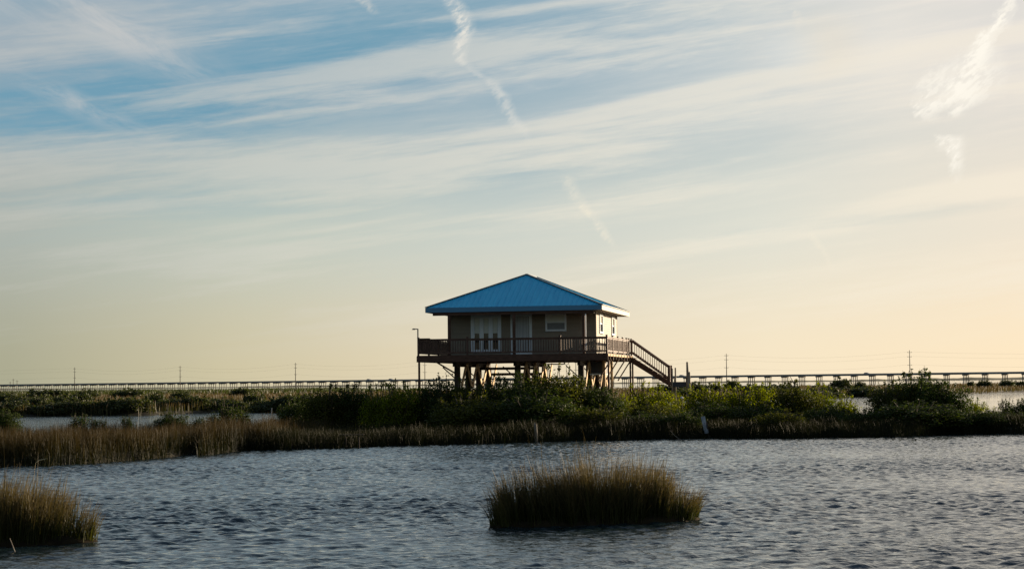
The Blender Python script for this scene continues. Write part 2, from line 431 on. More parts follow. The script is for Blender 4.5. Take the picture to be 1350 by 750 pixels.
# ------------------------------------------------------------------ water
r_ = NR(11)
waves = []
for k in range(100):
    L = 0.18 * (0.85 / 0.18) ** (r_.rand() ** 1.5)
    ang = math.radians(-78 + r_.randn() * 38)       # wind blows towards the camera, a little across
    steep = 0.0185 * (1 + r_.rand()) * (1.0 if L < 0.6 else 0.55)
    waves.append((2 * math.pi / L * math.cos(ang), 2 * math.pi / L * math.sin(ang), r_.rand() * 6.283, steep * L / 6.283 * 1.6, L))
def wave_z(x, y):
    z = np.zeros_like(x)
    lane = np.sin(y * 0.33 + 0.9 * np.sin(x * 0.09 + 1.0) + 0.5 * np.sin(x * 0.23 + y * 0.1))
    gust = 0.86 + 0.26 * lane + 0.12 * np.sin(x * 0.41 + 2) * np.sin(y * 0.33 + x * 0.1)
    xw = x + 0.35 * np.sin(y * 0.7 + x * 0.21); yw = y + 0.3 * np.sin(x * 0.55 + 0.3 * y)
    for kx, ky, ph, a, L in waves:
        p = kx * xw + ky * yw + ph
        z += a * (np.sin(p) + 0.22 * np.sin(2 * p + 1.6))
    fade = np.clip((112 - y) / 25, 0, 1) * np.clip((46 - np.abs(x)) / 8, 0, 1) * np.clip((y - 18) / 4, 0, 1)
    return z * gust * fade + 0.012 * np.sin(y * 5.2 + 0.6 * np.sin(x * 0.4) + x * 0.25) * np.clip(-x / 6.0, 0, 1) * np.clip((60 - y) / 20, 0, 1)
yy_ = [19.0]
while yy_[-1] < 104: yy_.append(yy_[-1] + 0.045 + max(0.0, yy_[-1] - 30) * 0.0012)
ysw = np.array([-9000, -2000, -400, -100, -30, 0, 10, 16] + yy_[:-1] + axis(yy_[-1], yy_[-1] + .1, 0.13, 16000, 1.13))
xsw = sym(36, 0.082, 16000, 1.14)
wm, nt, out = new_mat('rippled brackish water'); X.nt = nt
p = nt.nodes.new('ShaderNodeBsdfPrincipled')
p.inputs['Base Color'].default_value = (0.012, 0.022, 0.024, 1); p.inputs['Roughness'].default_value = 0.04
p.inputs['IOR'].default_value = 1.333; p.inputs['Specular IOR Level'].default_value = 0.5
tcn = nt.nodes.new('ShaderNodeTexCoord'); sp = nt.nodes.new('ShaderNodeSeparateXYZ'); nt.links.new(tcn.outputs['Object'], sp.inputs[0])
wx, wy = X(sp.outputs[0]), X(sp.outputs[1])
n1 = noise(vec(wx * 3.2, wy * 5.0), 1.0, 3, 0.6, 0.6)
n2 = noise(vec(wx * 7.0 + wy * 1.5, wy * 10.0), 1.0, 3, 0.6, 0.3)
n3 = noise(vec(wx * 0.05, wy * 0.09), 1.0, 3, 0.5)
hh = (n1 * 0.040 + n2 * 0.012) * (0.45 + n3.smooth(0.35, 0.65) * 0.75)
bp = nt.nodes.new('ShaderNodeBump'); bp.inputs['Strength'].default_value = 0.85; bp.inputs['Distance'].default_value = 1.0
nt.links.new(hh.s, bp.inputs['Height']); nt.links.new(bp.outputs[0], p.inputs['Normal'])
nt.links.new(p.outputs[0], out.inputs[0])
water = tag(link('water', grid_mesh('water', xsw, ysw, wave_z), wm), kind='structure')

# ------------------------------------------------------------------ marsh ground
def sstep(a, b, x):
    t = np.clip((x - a) / (b - a), 0, 1); return t * t * (3 - 2 * t)
def ground_z(x, y):
    y = np.asarray(y, float); x = np.asarray(x, float)
    near = np.minimum(y - y_front(x), y_chan_near(x) - y)
    mid = np.minimum(y - y_chan_far(x), y_mid_far(x) - y)
    h1 = -0.6 + 0.85 * sstep(-1.2, 0.6, near)
    h2 = -0.6 + 0.80 * sstep(-2.5, 1.5, mid)
    h = np.maximum(h1, h2)
    return h + (h > 0) * 0.06 * (np.sin(x * 1.3 + y * 0.4) * np.sin(y * 0.9) + np.sin(x * 0.31))
gy = np.array(list(np.arange(52, 135, 0.5)) + list(np.arange(135, 400, 2.0)) + axis(400, 1700, 9.0, 1750))
gm = surf('marsh soil', (0.014, 0.012, 0.006), (0.036, 0.031, 0.012), 0.9, (0.05, 0.03, 1), bump=0.02)
ground = tag(link('ground', grid_mesh('ground', sym(60, 0.6, 2600, 1.08), gy, ground_z), gm), kind='structure')

# ------------------------------------------------------------------ blades of grass and reeds
def blades(base, h, wd, lean, bend, az_, tone, seg=3):
    """ribbons: base (n,3); height, width, lean (m at tip), extra bend, azimuth of lean"""
    n = len(base); rs = NR(n % 997 + 3)
    face = rs.rand(n) * math.pi
    fx, fy = np.cos(face), np.sin(face)
    lx, ly = np.cos(az_), np.sin(az_)
    V = np.zeros((n, seg + 1, 2, 3), dtype=np.float32); A = np.zeros((n, seg + 1, 2), dtype=np.float32)
    for k in range(seg + 1):
        t = k / seg
        off = lean * t + bend * t * t * t
        zz = h * t - np.abs(bend) * 0.35 * t ** 4
        wk = wd * (1 - 0.82 * t ** 1.6) * 0.5
        for j, sg in enumerate((-1, 1)):
            V[:, k, j, 0] = base[:, 0] + lx * off + sg * fx * wk
            V[:, k, j, 1] = base[:, 1] + ly * off + sg * fy * wk
            V[:, k, j, 2] = base[:, 2] + zz
        A[:, k, :] = t
    idx = np.arange(n * (seg + 1) * 2).reshape(n, seg + 1, 2)
    q = np.stack([idx[:, :-1, 0], idx[:, :-1, 1], idx[:, 1:, 1], idx[:, 1:, 0]], -1).reshape(-1, 4)
    T_ = np.repeat(tone, (seg + 1) * 2)
    return V.reshape(-1, 3), q, A.ravel(), T_

def blade_mesh(name, parts):
    Vs, Qs, As, Ts, b = [], [], [], [], 0
    for V, q, A, T_ in parts:
        Vs.append(V); Qs.append(q + b); As.append(A); Ts.append(T_); b += len(V)
    return np_mesh(name, np.concatenate(Vs), np.concatenate(Qs), attrs={'along': np.concatenate(As), 'tone': np.concatenate(Ts)})

def patch_noise(x, y, s, seed):
    r = NR(seed); z = 0
    for k in range(6):
        a = r.rand() * 6.28; f = s * (0.6 + 1.6 * r.rand()); z = z + np.sin((x * math.cos(a) + y * math.sin(a)) * f + r.rand() * 6.28)
    return z / 6 ** 0.5 / 1.2

# near bank: tall fringe along the water, sparser behind
r_ = NR(21)
def bank(n, x0, x1, d0, d1, hlo, hhi, wlo, whi, pw=1.0):
    x = x0 + (x1 - x0) * r_.rand(n); d = d0 + (d1 - d0) * r_.rand(n) ** pw
    y = y_front(x) + d
    hmod = 1 + 0.16 * patch_noise(x, y, 0.9, 4) + 0.10 * patch_noise(x, y, 3.5, 6)
    h = (hlo + (hhi - hlo) * r_.rand(n)) * hmod
    keep = y < y_chan_near(x) - 0.5
    x, y, h = x[keep], y[keep], h[keep]; m = len(x)
    b = np.stack([x, y, np.maximum(ground_z(x, y), -0.05) - 0.03], 1)
    tone = np.clip(0.5 + 0.35 * patch_noise(x, y, 0.5, 9) + 0.25 * r_.randn(m), 0, 1)
    return blades(b, h, wlo + (whi - wlo) * r_.rand(m), 0.17 * r_.randn(m) - 0.05, 0.24 * np.abs(r_.randn(m)), r_.rand(m) * 6.28, tone)
parts = [bank(12000, -45, 40, -0.7, 0.3, 0.45, 0.8, 0.012, 0.024),
         bank(34000, -14, 40, -0.15, 3.0, 0.45, 0.78, 0.014, 0.028),
         bank(26000, -24, 52, 2.0, 14, 0.35, 0.7, 0.016, 0.032),
         bank(20000, -32, -10.6, -0.2, 7.0, 0.75, 1.2, 0.012, 0.022),
         bank(26000, -48, -10, 5.0, 36, 0.5, 0.85, 0.016, 0.032),
         bank(9000, -55, -30, -0.2, 10.0, 0.8, 1.2, 0.014, 0.026),
         bank(18000, -22, 60, 12, 44, 0.35, 0.75, 0.02, 0.036)]
M['reed_left'] = leaf_mat('brown bank reed', (0.022, 0.020, 0.006), (0.050, 0.042, 0.012), (0.054, 0.038, 0.016), trans=0.26, spec=0.1)
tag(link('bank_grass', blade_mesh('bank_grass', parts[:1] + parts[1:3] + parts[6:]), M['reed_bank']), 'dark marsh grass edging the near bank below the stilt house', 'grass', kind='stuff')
tag(link('brown_reeds', blade_mesh('brown_reeds', parts[3:6]), M['reed_left']), 'taller brown reeds on the bank point at the left', 'reeds', kind='stuff')

# marsh beyond the channel
r_ = NR(33)
n = 210000
Z = 1.0 / (1 / 1400.0 + (1 / 138.0 - 1 / 1400.0) * r_.rand(n) ** 1.15)
x = Z * (-0.42 + 0.84 * r_.rand(n)); y = Z
k = (y > y_chan_far(x) - 0.3) & (y < y_mid_far(x))
x, y = x[k], y[k]; n = len(x)
pn = patch_noise(x, y * 0.5, 0.09, 5)
h = (0.45 + 0.5 * r_.rand(n)) * (1 + 0.3 * pn) * (1 + 0.35 * (y - y_chan_far(x) < 4))
tone = np.clip(0.5 + 0.42 * patch_noise(x, y * 0.35, 0.045, 12) + 0.2 * r_.randn(n), 0, 1)
b = np.stack([x, y, ground_z(x, y) - 0.02], 1)
far_blades = blades(b, h, 0.00042 * y * (0.6 + r_.rand(n)), 0.12 * r_.randn(n), 0.1 * r_.rand(n), r_.rand(n) * 6.28, tone, seg=2)
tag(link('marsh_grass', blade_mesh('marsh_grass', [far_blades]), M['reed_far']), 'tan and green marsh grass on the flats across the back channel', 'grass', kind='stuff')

# ------------------------------------------------------------------ reed islands in the open water
def reed_island(label, cx_, cy_, rx, ry, hmax, n, seed, prof):
    t = empty('reed_clump', (cx_, cy_, 0)); tag(t, label, 'reed clump', 'reed clumps standing in open water')
    r = NR(seed)
    N = 64
    rings = [(1.0, -0.15), (0.97, 0.03), (0.9, 0.10), (0.6, 0.15), (0.0, 0.17)]
    V = []; 
    edge = [1 + 0.07 * math.sin(3 * a + seed) + 0.05 * math.sin(7 * a + 2) + 0.03 * math.sin(13 * a) for a in (2 * math.pi * i / N for i in range(N))]
    for q, z in rings:
        for i in range(N):
            a = 2 * math.pi * i / N
            V.append((rx * q * edge[i] * math.cos(a), ry * q * edge[i] * math.sin(a), z + 0.02 * math.sin(9 * a + 5 * q)))
    Fq = [(j * N + i, j * N + (i + 1) % N, (j + 1) * N + (i + 1) % N, (j + 1) * N + i) for j in range(4) for i in range(N)]
    link('mud_base', np_mesh('mud_base', V, Fq, smooth=True), M['mud'], t)
    a = r.rand(n) * 6.283; q = np.sqrt(r.rand(n)) * 0.97
    ei = np.array(edge)[(a / 6.2832 * N).astype(int) % N]
    x = rx * q * ei * np.cos(a); y = ry * q * ei * np.sin(a)
    dens = patch_noise(x * 3, y * 3, 1.6, seed + 1)
    nt_ = 260 if rx < 2.4 else 320                       # blades grow in tussocks
    ta = r.rand(nt_) * 6.283; tq = np.sqrt(r.rand(nt_)) * 0.95
    te_ = np.array(edge)[(ta / 6.2832 * N).astype(int) % N]
    tx, ty = rx * tq * te_ * np.cos(ta), ry * tq * te_ * np.sin(ta)
    th_ = 0.80 + 0.34 * r.rand(nt_); tl = r.randn(nt_, 2) * 0.05
    wh = r.randint(0, nt_, n); loose = r.rand(n) < 0.3
    x = np.where(loose, x, tx[wh] + 0.055 * r.randn(n)); y = np.where(loose, y, ty[wh] + 0.055 * r.randn(n)); q = np.where(loose, q, tq[wh])
    dens = patch_noise(x * 3, y * 3, 1.6, seed + 1)
    keep = r.rand(n) < np.clip(0.75 + 0.35 * dens, 0.15, 1)
    thk = np.where(loose, 0.85, th_[wh])[keep]
    x, y, q = x[keep], y[keep], q[keep]; m = len(x)
    hm = np.interp(x / rx, [p_[0] for p_ in prof], [p_[1] for p_ in prof])
    h = hmax * hm * thk * (0.38 + 0.62 * r.rand(m) + 0.08 * patch_noise(x, y, 6, seed + 2)) * (1 - 0.10 * q ** 3)
    tall = r.rand(m) < 0.06
    h = np.where(tall, h * 1.0 + hmax * hm * (0.15 + 0.2 * r.rand(m)), h)
    outw = np.arctan2(y, x)
    lean = 0.03 + 0.14 * q * r.rand(m) + 0.07 * r.randn(m)
    tone = np.clip(0.45 + 0.35 * dens[keep] + 0.28 * r.randn(m), 0, 1)
    bl = blades(np.stack([x, y, np.full(m, 0.02)], 1), h, 0.007 + 0.012 * r.rand(m), lean, 0.10 * np.abs(r.randn(m)) + 0.04, outw + 0.9 * r.randn(m), tone, seg=4)
    # seed heads on some stalks: narrow feathery spindles
    s_ = np.where(tall)[0][:int(0.06 * m)]
    link('reeds', blade_mesh('reeds', [bl]), M['reed'], t)
    return t
pA, pB = on_level(648, 699), on_level(928, 684)
c0 = (pA + pB) / 2
isl = reed_island('wide clump of brown tipped reeds on its own mud islet, mid water before the house', c0.x + 0.03, c0.y + 0.5, 2.33, 0.62, 1.25, 14000, 5,
            [(-1, 0.66), (-0.93, 0.82), (-0.8, 0.92), (-0.6, 1.0), (-0.2, 1.04), (0.1, 1.04), (0.45, 1.0), (0.62, 0.95), (0.68, 0.60), (0.82, 0.50), (0.9, 0.62), (1, 0.5)])
isl.rotation_euler.z = math.atan2(pB.y - pA.y, pB.x - pA.x) * 0.75
pC = on_level(122, 716); 
isl2 = reed_island('clump of brown tipped reeds at the lower left corner of the water', pC.x - 2.62, pC.y + 0.3, 2.45, 0.95, 1.30, 17000, 8,
            [(-1, 0.9), (-0.4, 1.0), (0.4, 1.0), (0.75, 0.93), (0.92, 0.78), (1, 0.6)])

# ------------------------------------------------------------------ shrubs
def shrub_mesh(seed, R, H, n, leaf, sprig=0.3, lobes=16, taper=0.75):
    r = NR(seed); V = []; cs = []
    for k in range(lobes):
        a = k * 2.4 + r.rand() * 0.8; rr = R * 0.72 * math.sqrt((k + 0.5) / lobes)
        lr = R * (0.26 + 0.14 * r.rand()); lh = H * (0.17 + 0.09 * r.rand())
        zt = H * (1.0 - 0.42 * (rr / R) ** 2) * (0.80 + 0.20 * r.rand()) - lh
        cs.append((rr * math.cos(a), rr * math.sin(a), zt, lr, lh))
        if zt > H * 0.45: cs.append((rr * 1.08 * math.cos(a), rr * 1.08 * math.sin(a), zt * (0.35 + 0.25 * r.rand()), lr * 1.1, lh * 1.25))
    for k in range(max(5, int(lobes * sprig * 3))):   # sprigs standing out of the top
        a = r.rand() * 6.283; rr = R * 0.8 * math.sqrt(r.rand())
        cs.append((rr * math.cos(a), rr * math.sin(a), H * (1.0 - 0.42 * (rr / R) ** 2) * (0.95 + 0.10 * r.rand()), R * (0.04 + 0.05 * r.rand()), H * (0.05 + 0.06 * r.rand())))
    wts = np.array([c[3] * c[3] * c[4] for c in cs]) ** 0.62; wts /= wts.sum()
    which = r.choice(len(cs), n, p=wts); C = np.array(cs)[which]
    d = r.randn(n, 3); d /= np.linalg.norm(d, axis=1)[:, None]
    rad = (0.45 + 0.62 * r.rand(n) ** 0.6)[:, None]
    # twig clusters: snap leaves towards a limited set of directions per lobe
    tw = r.randn(len(cs), 26, 3); tw /= np.linalg.norm(tw, axis=2)[:, :, None]
    pick = tw[which, r.randint(0, 26, n)]
    d = d * 0.42 + pick * 0.75
    P = C[:, :3] + d * rad * np.stack([C[:, 3], C[:, 3], C[:, 4]], 1)
    P[:, 2] = np.maximum(P[:, 2], 0.05 + 0.1 * r.rand(n))
    nrm = d * 0.8 + r.randn(n, 3) * 0.75 + np.array([0, 0, 0.35]); nrm /= np.linalg.norm(nrm, axis=1)[:, None]
    t1 = np.cross(nrm, r.randn(n, 3)); t1 /= np.linalg.norm(t1, axis=1)[:, None]; t2 = np.cross(nrm, t1)
    L = (leaf * (0.65 + 0.7 * r.rand(n)))[:, None]; W = L * 0.30
    V = np.stack([P - t1 * L * 0.5, P + t2 * W - t1 * L * 0.02, P + t1 * L * 0.5, P - t2 * W - t1 * L * 0.02], 1).reshape(-1, 3)
    Q = np.arange(n * 4).reshape(n, 4)
    tone = np.clip(0.5 + 0.22 * r.randn(n) + 0.25 * r.randn(len(cs))[which], 0, 1)
    me = np_mesh('crown', V, Q, attrs={'tone': np.repeat(tone, 4), 'along': np.tile([0, .5, 1, .5], n)})
    mb = MB()
    for c in cs:
        c = Vector(c[:3]); b0 = Vector((c.x * 0.12, c.y * 0.12, -0.1)); m1 = b0.lerp(c, 0.5) + Vector((0.05 * r.randn(), 0.05 * r.randn(), 0.12 * H * r.rand()))
        mb.tube([b0, m1, c, c + Vector((0.04 * r.randn(), 0.04 * r.randn(), 0.1))], [0.035, 0.022, 0.011, 0.005], 5, cap=False)
    st = bpy.data.meshes.new('stems'); st.from_pydata(mb.v, [], mb.f); st.update()
    st.materials.append(M['bark'])
    return me, st

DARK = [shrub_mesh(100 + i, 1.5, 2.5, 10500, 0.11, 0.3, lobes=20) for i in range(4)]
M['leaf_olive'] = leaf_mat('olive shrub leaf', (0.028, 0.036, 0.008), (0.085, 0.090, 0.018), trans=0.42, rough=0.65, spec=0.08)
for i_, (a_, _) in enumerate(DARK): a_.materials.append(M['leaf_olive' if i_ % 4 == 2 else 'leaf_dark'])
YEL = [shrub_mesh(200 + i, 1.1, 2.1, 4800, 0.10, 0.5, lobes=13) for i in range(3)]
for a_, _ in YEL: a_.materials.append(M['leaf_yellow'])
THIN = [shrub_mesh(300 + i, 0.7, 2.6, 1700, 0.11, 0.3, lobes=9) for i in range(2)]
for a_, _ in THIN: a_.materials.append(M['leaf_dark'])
FAR = [shrub_mesh(400 + i, 2.0, 1.9, 2600, 0.26, 0.2, lobes=14) for i in range(4)]
for a_, _ in FAR: a_.materials.append(M['leaf_far'])
KIND = {'d': (DARK, 1.25, 2.36), 'y': (YEL, 0.92, 1.98), 't': (THIN, 0.55, 2.6), 'f': (FAR, 1.55, 1.78)}
cnt = 0
def shrub(kind, xpx, ytop, hw, Z, label, group):
    """shrub standing at distance Z; width and height from the measured outline"""
    global cnt
    ms, R0, H0 = KIND[kind]; me, st = ms[cnt % len(ms)]; cnt += 1
    if group != G1: Z = max(Z, float(y_chan_far(at(xpx, ytop, Z).x)) + 2.0)
    tp = at(xpx, ytop, Z); gz = float(ground_z(tp.x, Z)); gz = max(gz, -0.1)
    h = tp.z - gz; Rw = hw / F * Z
    t = empty('shrub', (tp.x, Z, gz - 0.02), (cnt * 1.71) % 6.28); t.scale = (Rw / R0, Rw / R0, h / H0)
    tag(t, label, 'shrub', group)
    link('crown', me, None, t); link('stems', st, None, t)
    return t
G1 = 'shrubs along the near bank'
near_shrubs = [
 ('d', 6, 541, 22, 112, 'dark shrub at the left end of the back channel bank'),
 ('t', 104, 543, 15, 112, 'thin sparse bush poking above the tan grass at far left'),
 ('t', 128, 546, 12, 113, 'small thin bush just right of the far left sparse bush'),
 ('t', 168, 545, 10, 114, 'slim dark bush breaking the left strip of channel water'),
 ('d', 226, 545, 24, 112, 'low dark shrub between the two left strips of channel water'),
 ('t', 262, 547, 12, 111, 'thin sprigs beside the low dark shrub left of the lone tall bush'),
 ('t', 302, 522, 15, 108, 'lone tall leggy bush left of the right hand strip of channel water'),
 ('t', 318, 533, 14, 109, 'leafy lower bush touching the lone tall leggy bush'),
 ('t', 285, 537, 13, 110, 'low bush on the left side of the lone tall leggy bush'),
 ('d', 392, 527, 26, 118, 'dark rounded shrub at the right end of the narrow channel water'),
 ('d', 430, 512, 34, 104, 'dark shrub at the left edge of the thicket left of the house'),
 ('d', 468, 509, 28, 104, 'tall dark shrub left of the bright yellow green one'),
 ('y', 502, 509, 26, 101, 'yellow green shrub at the left edge of the bright gap before the house'),
 ('y', 524, 507, 28, 100, 'brightest yellow green shrub left of the house'),
 ('y', 546, 512, 22, 101, 'yellow green shrub under the left end of the deck'),
 ('y', 543, 541, 10, 103, 'small low bright green sprout below the deck corner'),
 ('d', 572, 506, 24, 100, 'dark shrub below the left deck post'),
 ('t', 586, 489, 17, 98, 'tall leafy sprig rising in front of the left deck brace'),
 ('d', 607, 504, 30, 99, 'dark shrub in front of the left group of pilings'),
 ('y', 637, 514, 24, 112, 'olive shrub seen under the house between the piling groups'),
 ('d', 655, 499, 27, 98, 'dark shrub between the left and middle pilings'),
 ('d', 690, 496, 34, 97, 'dark shrub hiding the foot of the middle pilings'),
 ('d', 731, 488, 42, 96, 'largest dark shrub in front of the house, right of the middle pilings'),
 ('d', 763, 503, 32, 97, 'dark shrub in front of the right pilings'),
 ('d', 795, 514, 30, 97, 'dark shrub below the right corner of the deck'),
 ('d', 710, 516, 60, 93, 'broad low dark shrub at the waterside before the house'),
 ('d', 618, 522, 50, 93, 'broad low dark shrub at the waterside left of the stump post'),
 ('y', 846, 508, 25, 106, 'yellow green shrub under the stairs'),
 ('y', 868, 511, 20, 107, 'yellow green shrub at the foot of the stairs'),
 ('y', 825, 522, 18, 100, 'low olive shrub between the deck corner and the stairs'),
 ('d', 858, 530, 34, 96, 'dark shrub in front of the stair foot shrubs'),
 ('y', 893, 520, 14, 108, 'small green shrub beneath the raised landing'),
 ('y', 921, 512, 24, 104, 'yellow green shrub just right of the tall grey pile'),
 ('y', 948, 509, 24, 105, 'yellow green shrub second to the right of the grey pile'),
 ('y', 975, 511, 24, 104, 'olive green shrub midway between the grey pile and the dark clump'),
 ('y', 1003, 508, 26, 105, 'yellow green shrub left of the dark clump with the bare branch'),
 ('d', 940, 532, 40, 97, 'low dark shrub behind the leaning pale board'),
 ('d', 1000, 532, 40, 97, 'low dark shrub right of the leaning pale board'),
 ('d', 1050, 506, 34, 99, 'dark clump crossed by the bare leaning branch'),
 ('y', 1080, 508, 22, 103, 'green shrub right of the dark clump'),
 ('y', 1112, 522, 20, 99, 'bright green shrub left of the strip of open channel'),
 ('d', 1088, 536, 34, 96, 'low dark shrub at the water right of the dark clump'),
 ('d', 1172, 507, 30, 98, 'left shoulder of the big dark bush at right'),
 ('d', 1210, 493, 42, 99, 'biggest dark bush at the right with a sprig on top'),
 ('d', 1247, 506, 34, 98, 'right shoulder of the big dark bush at right'),
 ('d', 1205, 530, 62, 94, 'broad dark bush base at the waterside at right'),
 ('y', 1283, 526, 18, 101, 'small olive bush right of the big dark bush'),
 ('t', 1327, 522, 12, 104, 'thin upright bush near the right edge'),
 ('d', 1352, 527, 20, 101, 'dark shrub cut by the right edge of the photo'),
 ('y', 1312, 538, 18, 100, 'low olive shrub left of the thin upright bush'),
 ('d', 790, 536, 36, 92, 'low dark shrub at the waterside right of the stump post'),
 ('d', 850, 543, 34, 92, 'low dark shrub on the bank straight below the stairs'),
 ('y', 884, 534, 18, 97, 'small green bush at the foot of the white capped post'),
 ('d', 898, 541, 30, 92, 'low dark shrub left of the leaning pale board'),
 ('d', 1030, 541, 34, 92, 'low dark shrub at the water below the bare branch'),
 ('d', 1138, 540, 28, 94, 'low dark shrub under the gap of open channel at right'),
 ('d', 1292, 541, 32, 94, 'low dark shrub at the water right of the big dark bush'),
 ('d', 1340, 543, 28, 95, 'low dark shrub at the water by the right edge'),
 ('d', 1400, 515, 40, 100, 'dark shrub just beyond the right edge'),
]
for kd, xp, yt, hw, Zd, lab in near_shrubs:
    shrub(kd, xp, yt, hw, Zd, lab, G1)

# shrubs on the flats across the channel
r = random.Random(5)
ORD = ['first', 'second', 'third', 'fourth', 'fifth', 'sixth', 'seventh', 'eighth', 'ninth', 'tenth', 'eleventh', 'twelfth', 'thirteenth', 'fourteenth', 'fifteenth', 'sixteenth', 'seventeenth', 'eighteenth', 'nineteenth', 'twentieth', 'twenty-first', 'twenty-second', 'twenty-third', 'twenty-fourth', 'twenty-fifth', 'twenty-sixth', 'twenty-seventh', 'twenty-eighth', 'twenty-ninth', 'thirtieth', 'thirty-first', 'thirty-second', 'thirty-third', 'thirty-fourth'] + ['thirty-' + q for q in ('fifth', 'sixth', 'seventh', 'eighth', 'ninth')] + ['fortieth'] + ['forty-' + q for q in ('first', 'second', 'third', 'fourth', 'fifth', 'sixth', 'seventh', 'eighth', 'ninth')] + ['fiftieth']
mids = [(5, 516, 26, 210), (30, 519, 22, 200), (52, 521, 18, 190), (75, 518, 24, 205), (100, 516, 20, 230), (118, 526, 20, 175), (150, 524, 22, 180), (178, 522, 22, 185),
        (205, 517, 16, 220), (228, 524, 24, 178), (258, 521, 20, 190), (290, 524, 24, 178), (336, 517, 15, 200), (350, 527, 24, 172), (382, 519, 20, 185), (408, 518, 20, 190),
        (600, 516, 26, 240), (885, 506, 24, 330), (916, 504, 18, 380), (935, 505, 16, 390), (966, 501, 10, 420), (990, 506, 26, 300), (1030, 505, 22, 320), (1110, 498.5, 14, 430), (1134, 502, 8, 440), (1085, 508, 26, 260), (1140, 509, 26, 260), (1280, 502, 5, 520), (1298, 500.5, 9, 500), (1327, 500.5, 10, 500), (1345, 501.5, 8, 520)]
mids += [(16, 527, 26, 172), (62, 531, 26, 160), (88, 527, 20, 168), (132, 530, 24, 162), (192, 531, 26, 160), (240, 515, 14, 300), (272, 529, 22, 164), (312, 527, 20, 168), (366, 524, 18, 178), (398, 527, 22, 170), (320, 511, 16, 420), (170, 512, 20, 400), (60, 512, 24, 420), (115, 513, 14, 380), (1020, 511, 30, 240), (1075, 514, 30, 215), (1190, 510, 30, 230), (900, 512, 24, 250)]
mids.sort()
for i, (xp, yt, hw, Zd) in enumerate(mids):
    shrub('f', xp, yt, hw, Zd, '%s from the left of the rounded shrubs beyond the back channel' % ORD[i], 'shrubs beyond the back channel')
# low dark scrub line at the far edge of the left flats
r_ = NR(77); nf = 26000
Zs = 560 + 760 * r_.rand(nf) ** 0.8; xs_ = Zs * (-0.36 + 0.32 * r_.rand(nf))
k = (patch_noise(xs_, Zs * 0.3, 0.03, 3) > -0.25) & (Zs < y_mid_far(xs_)); xs_, Zs = xs_[k], Zs[k]; nf = len(xs_)
b = np.stack([xs_, Zs, ground_z(xs_, Zs) - 0.05], 1)
bl = blades(b, 0.8 + 0.9 * r_.rand(nf), 0.35 + 0.5 * r_.rand(nf), 0.3 * r_.randn(nf), 0.1 * r_.rand(nf), r_.rand(nf) * 6.28, np.clip(0.35 + 0.25 * r_.randn(nf), 0, 1), seg=2)
tag(link('scrub_belt', blade_mesh('scrub_belt', [bl]), M['leaf_far']), 'belt of low dark scrub at the far edge of the flats under the causeway', 'scrub', kind='stuff')

# far shore beyond the bay: long low wood
r_ = NR(55)
N = 420; V = []; Q = []
xs_ = np.linspace(-2600, 2600, N); ys_ = 4300 - 0.05 * xs_
hts = 3.6 + 1.6 * patch_noise(xs_, xs_ * 0, 0.012, 2) + 0.9 * patch_noise(xs_, xs_ * 0, 0.09, 3)
for i in range(N):
    for (dy_, fz) in ((-60, -0.5), (-40, 0.55), (-10, 1.0), (40, 0.9), (60, -0.5)):
        V.append((xs_[i], ys_[i] + dy_, max(hts[i], 1.8) * fz if fz > 0 else -0.5))
for i in range(N - 1):
    for j in range(4):
        Q.append((i * 5 + j, (i + 1) * 5 + j, (i + 1) * 5 + j + 1, i * 5 + j + 1))
fm_ = surf('distant trees', (0.05, 0.055, 0.03), (0.09, 0.09, 0.05), 0.95, (0.02, 0.02, 0.2))
tag(link('far_woods', np_mesh('far_woods', V, Q), fm_), 'low line of woods on the far shore beyond the causeway', 'woods', kind='stuff')

# ------------------------------------------------------------------ causeway bridge
BA, BB = Vector((-520.0, 1850.0, 0)), Vector((337.0, 1200.0, 0))
bd = (BB - BA).normalized(); bn = Vector((-bd.y, bd.x, 0))
ZD = 7.3
br = empty('causeway_bridge', BB, math.atan2(bd.y, bd.x))
tag(br, 'long low concrete highway bridge on many piers along the horizon', 'bridge')
S = 13.7; n0, n1 = -88, 11       # bents, counted from BB along the bridge
L0, L1 = (n0 - 1) * S, (n1 + 1) * S
MB().box((L0, -5.2, ZD - 1.10), (L1, 5.2, ZD - 0.80)).build('deck_slab', M['concrete'], br)
g = MB()
for o_ in (-4.2, -1.4, 1.4, 4.2): g.box((L0, o_ - 0.25, ZD - 1.45), (L1, o_ + 0.25, ZD - 1.103))
g.build('girder', M['concrete'], br)
for s_ in (-1, 1): MB().box((L0, s_ * 4.95 - 0.12, ZD - 0.797), (L1, s_ * 4.95 + 0.12, ZD)).build('parapet', M['concrete'], br)
pm = MB().box((-0.5, -4.9, ZD - 2.2), (0.5, 4.9, ZD - 1.453))
for o_ in (-4.1, -1.4, 1.4, 4.1): pm.tube([(0, o_, -1.0), (0, o_, ZD - 2.203)], 0.32, 8)
pier = pm.build('pier', M['concrete'], br)
for i in range(n0, n1):
    o = pier if i == n0 else pier.copy()
    if i != n0: COL.objects.link(o)
    o.parent = br; o.location = (i * S, 0, 0)

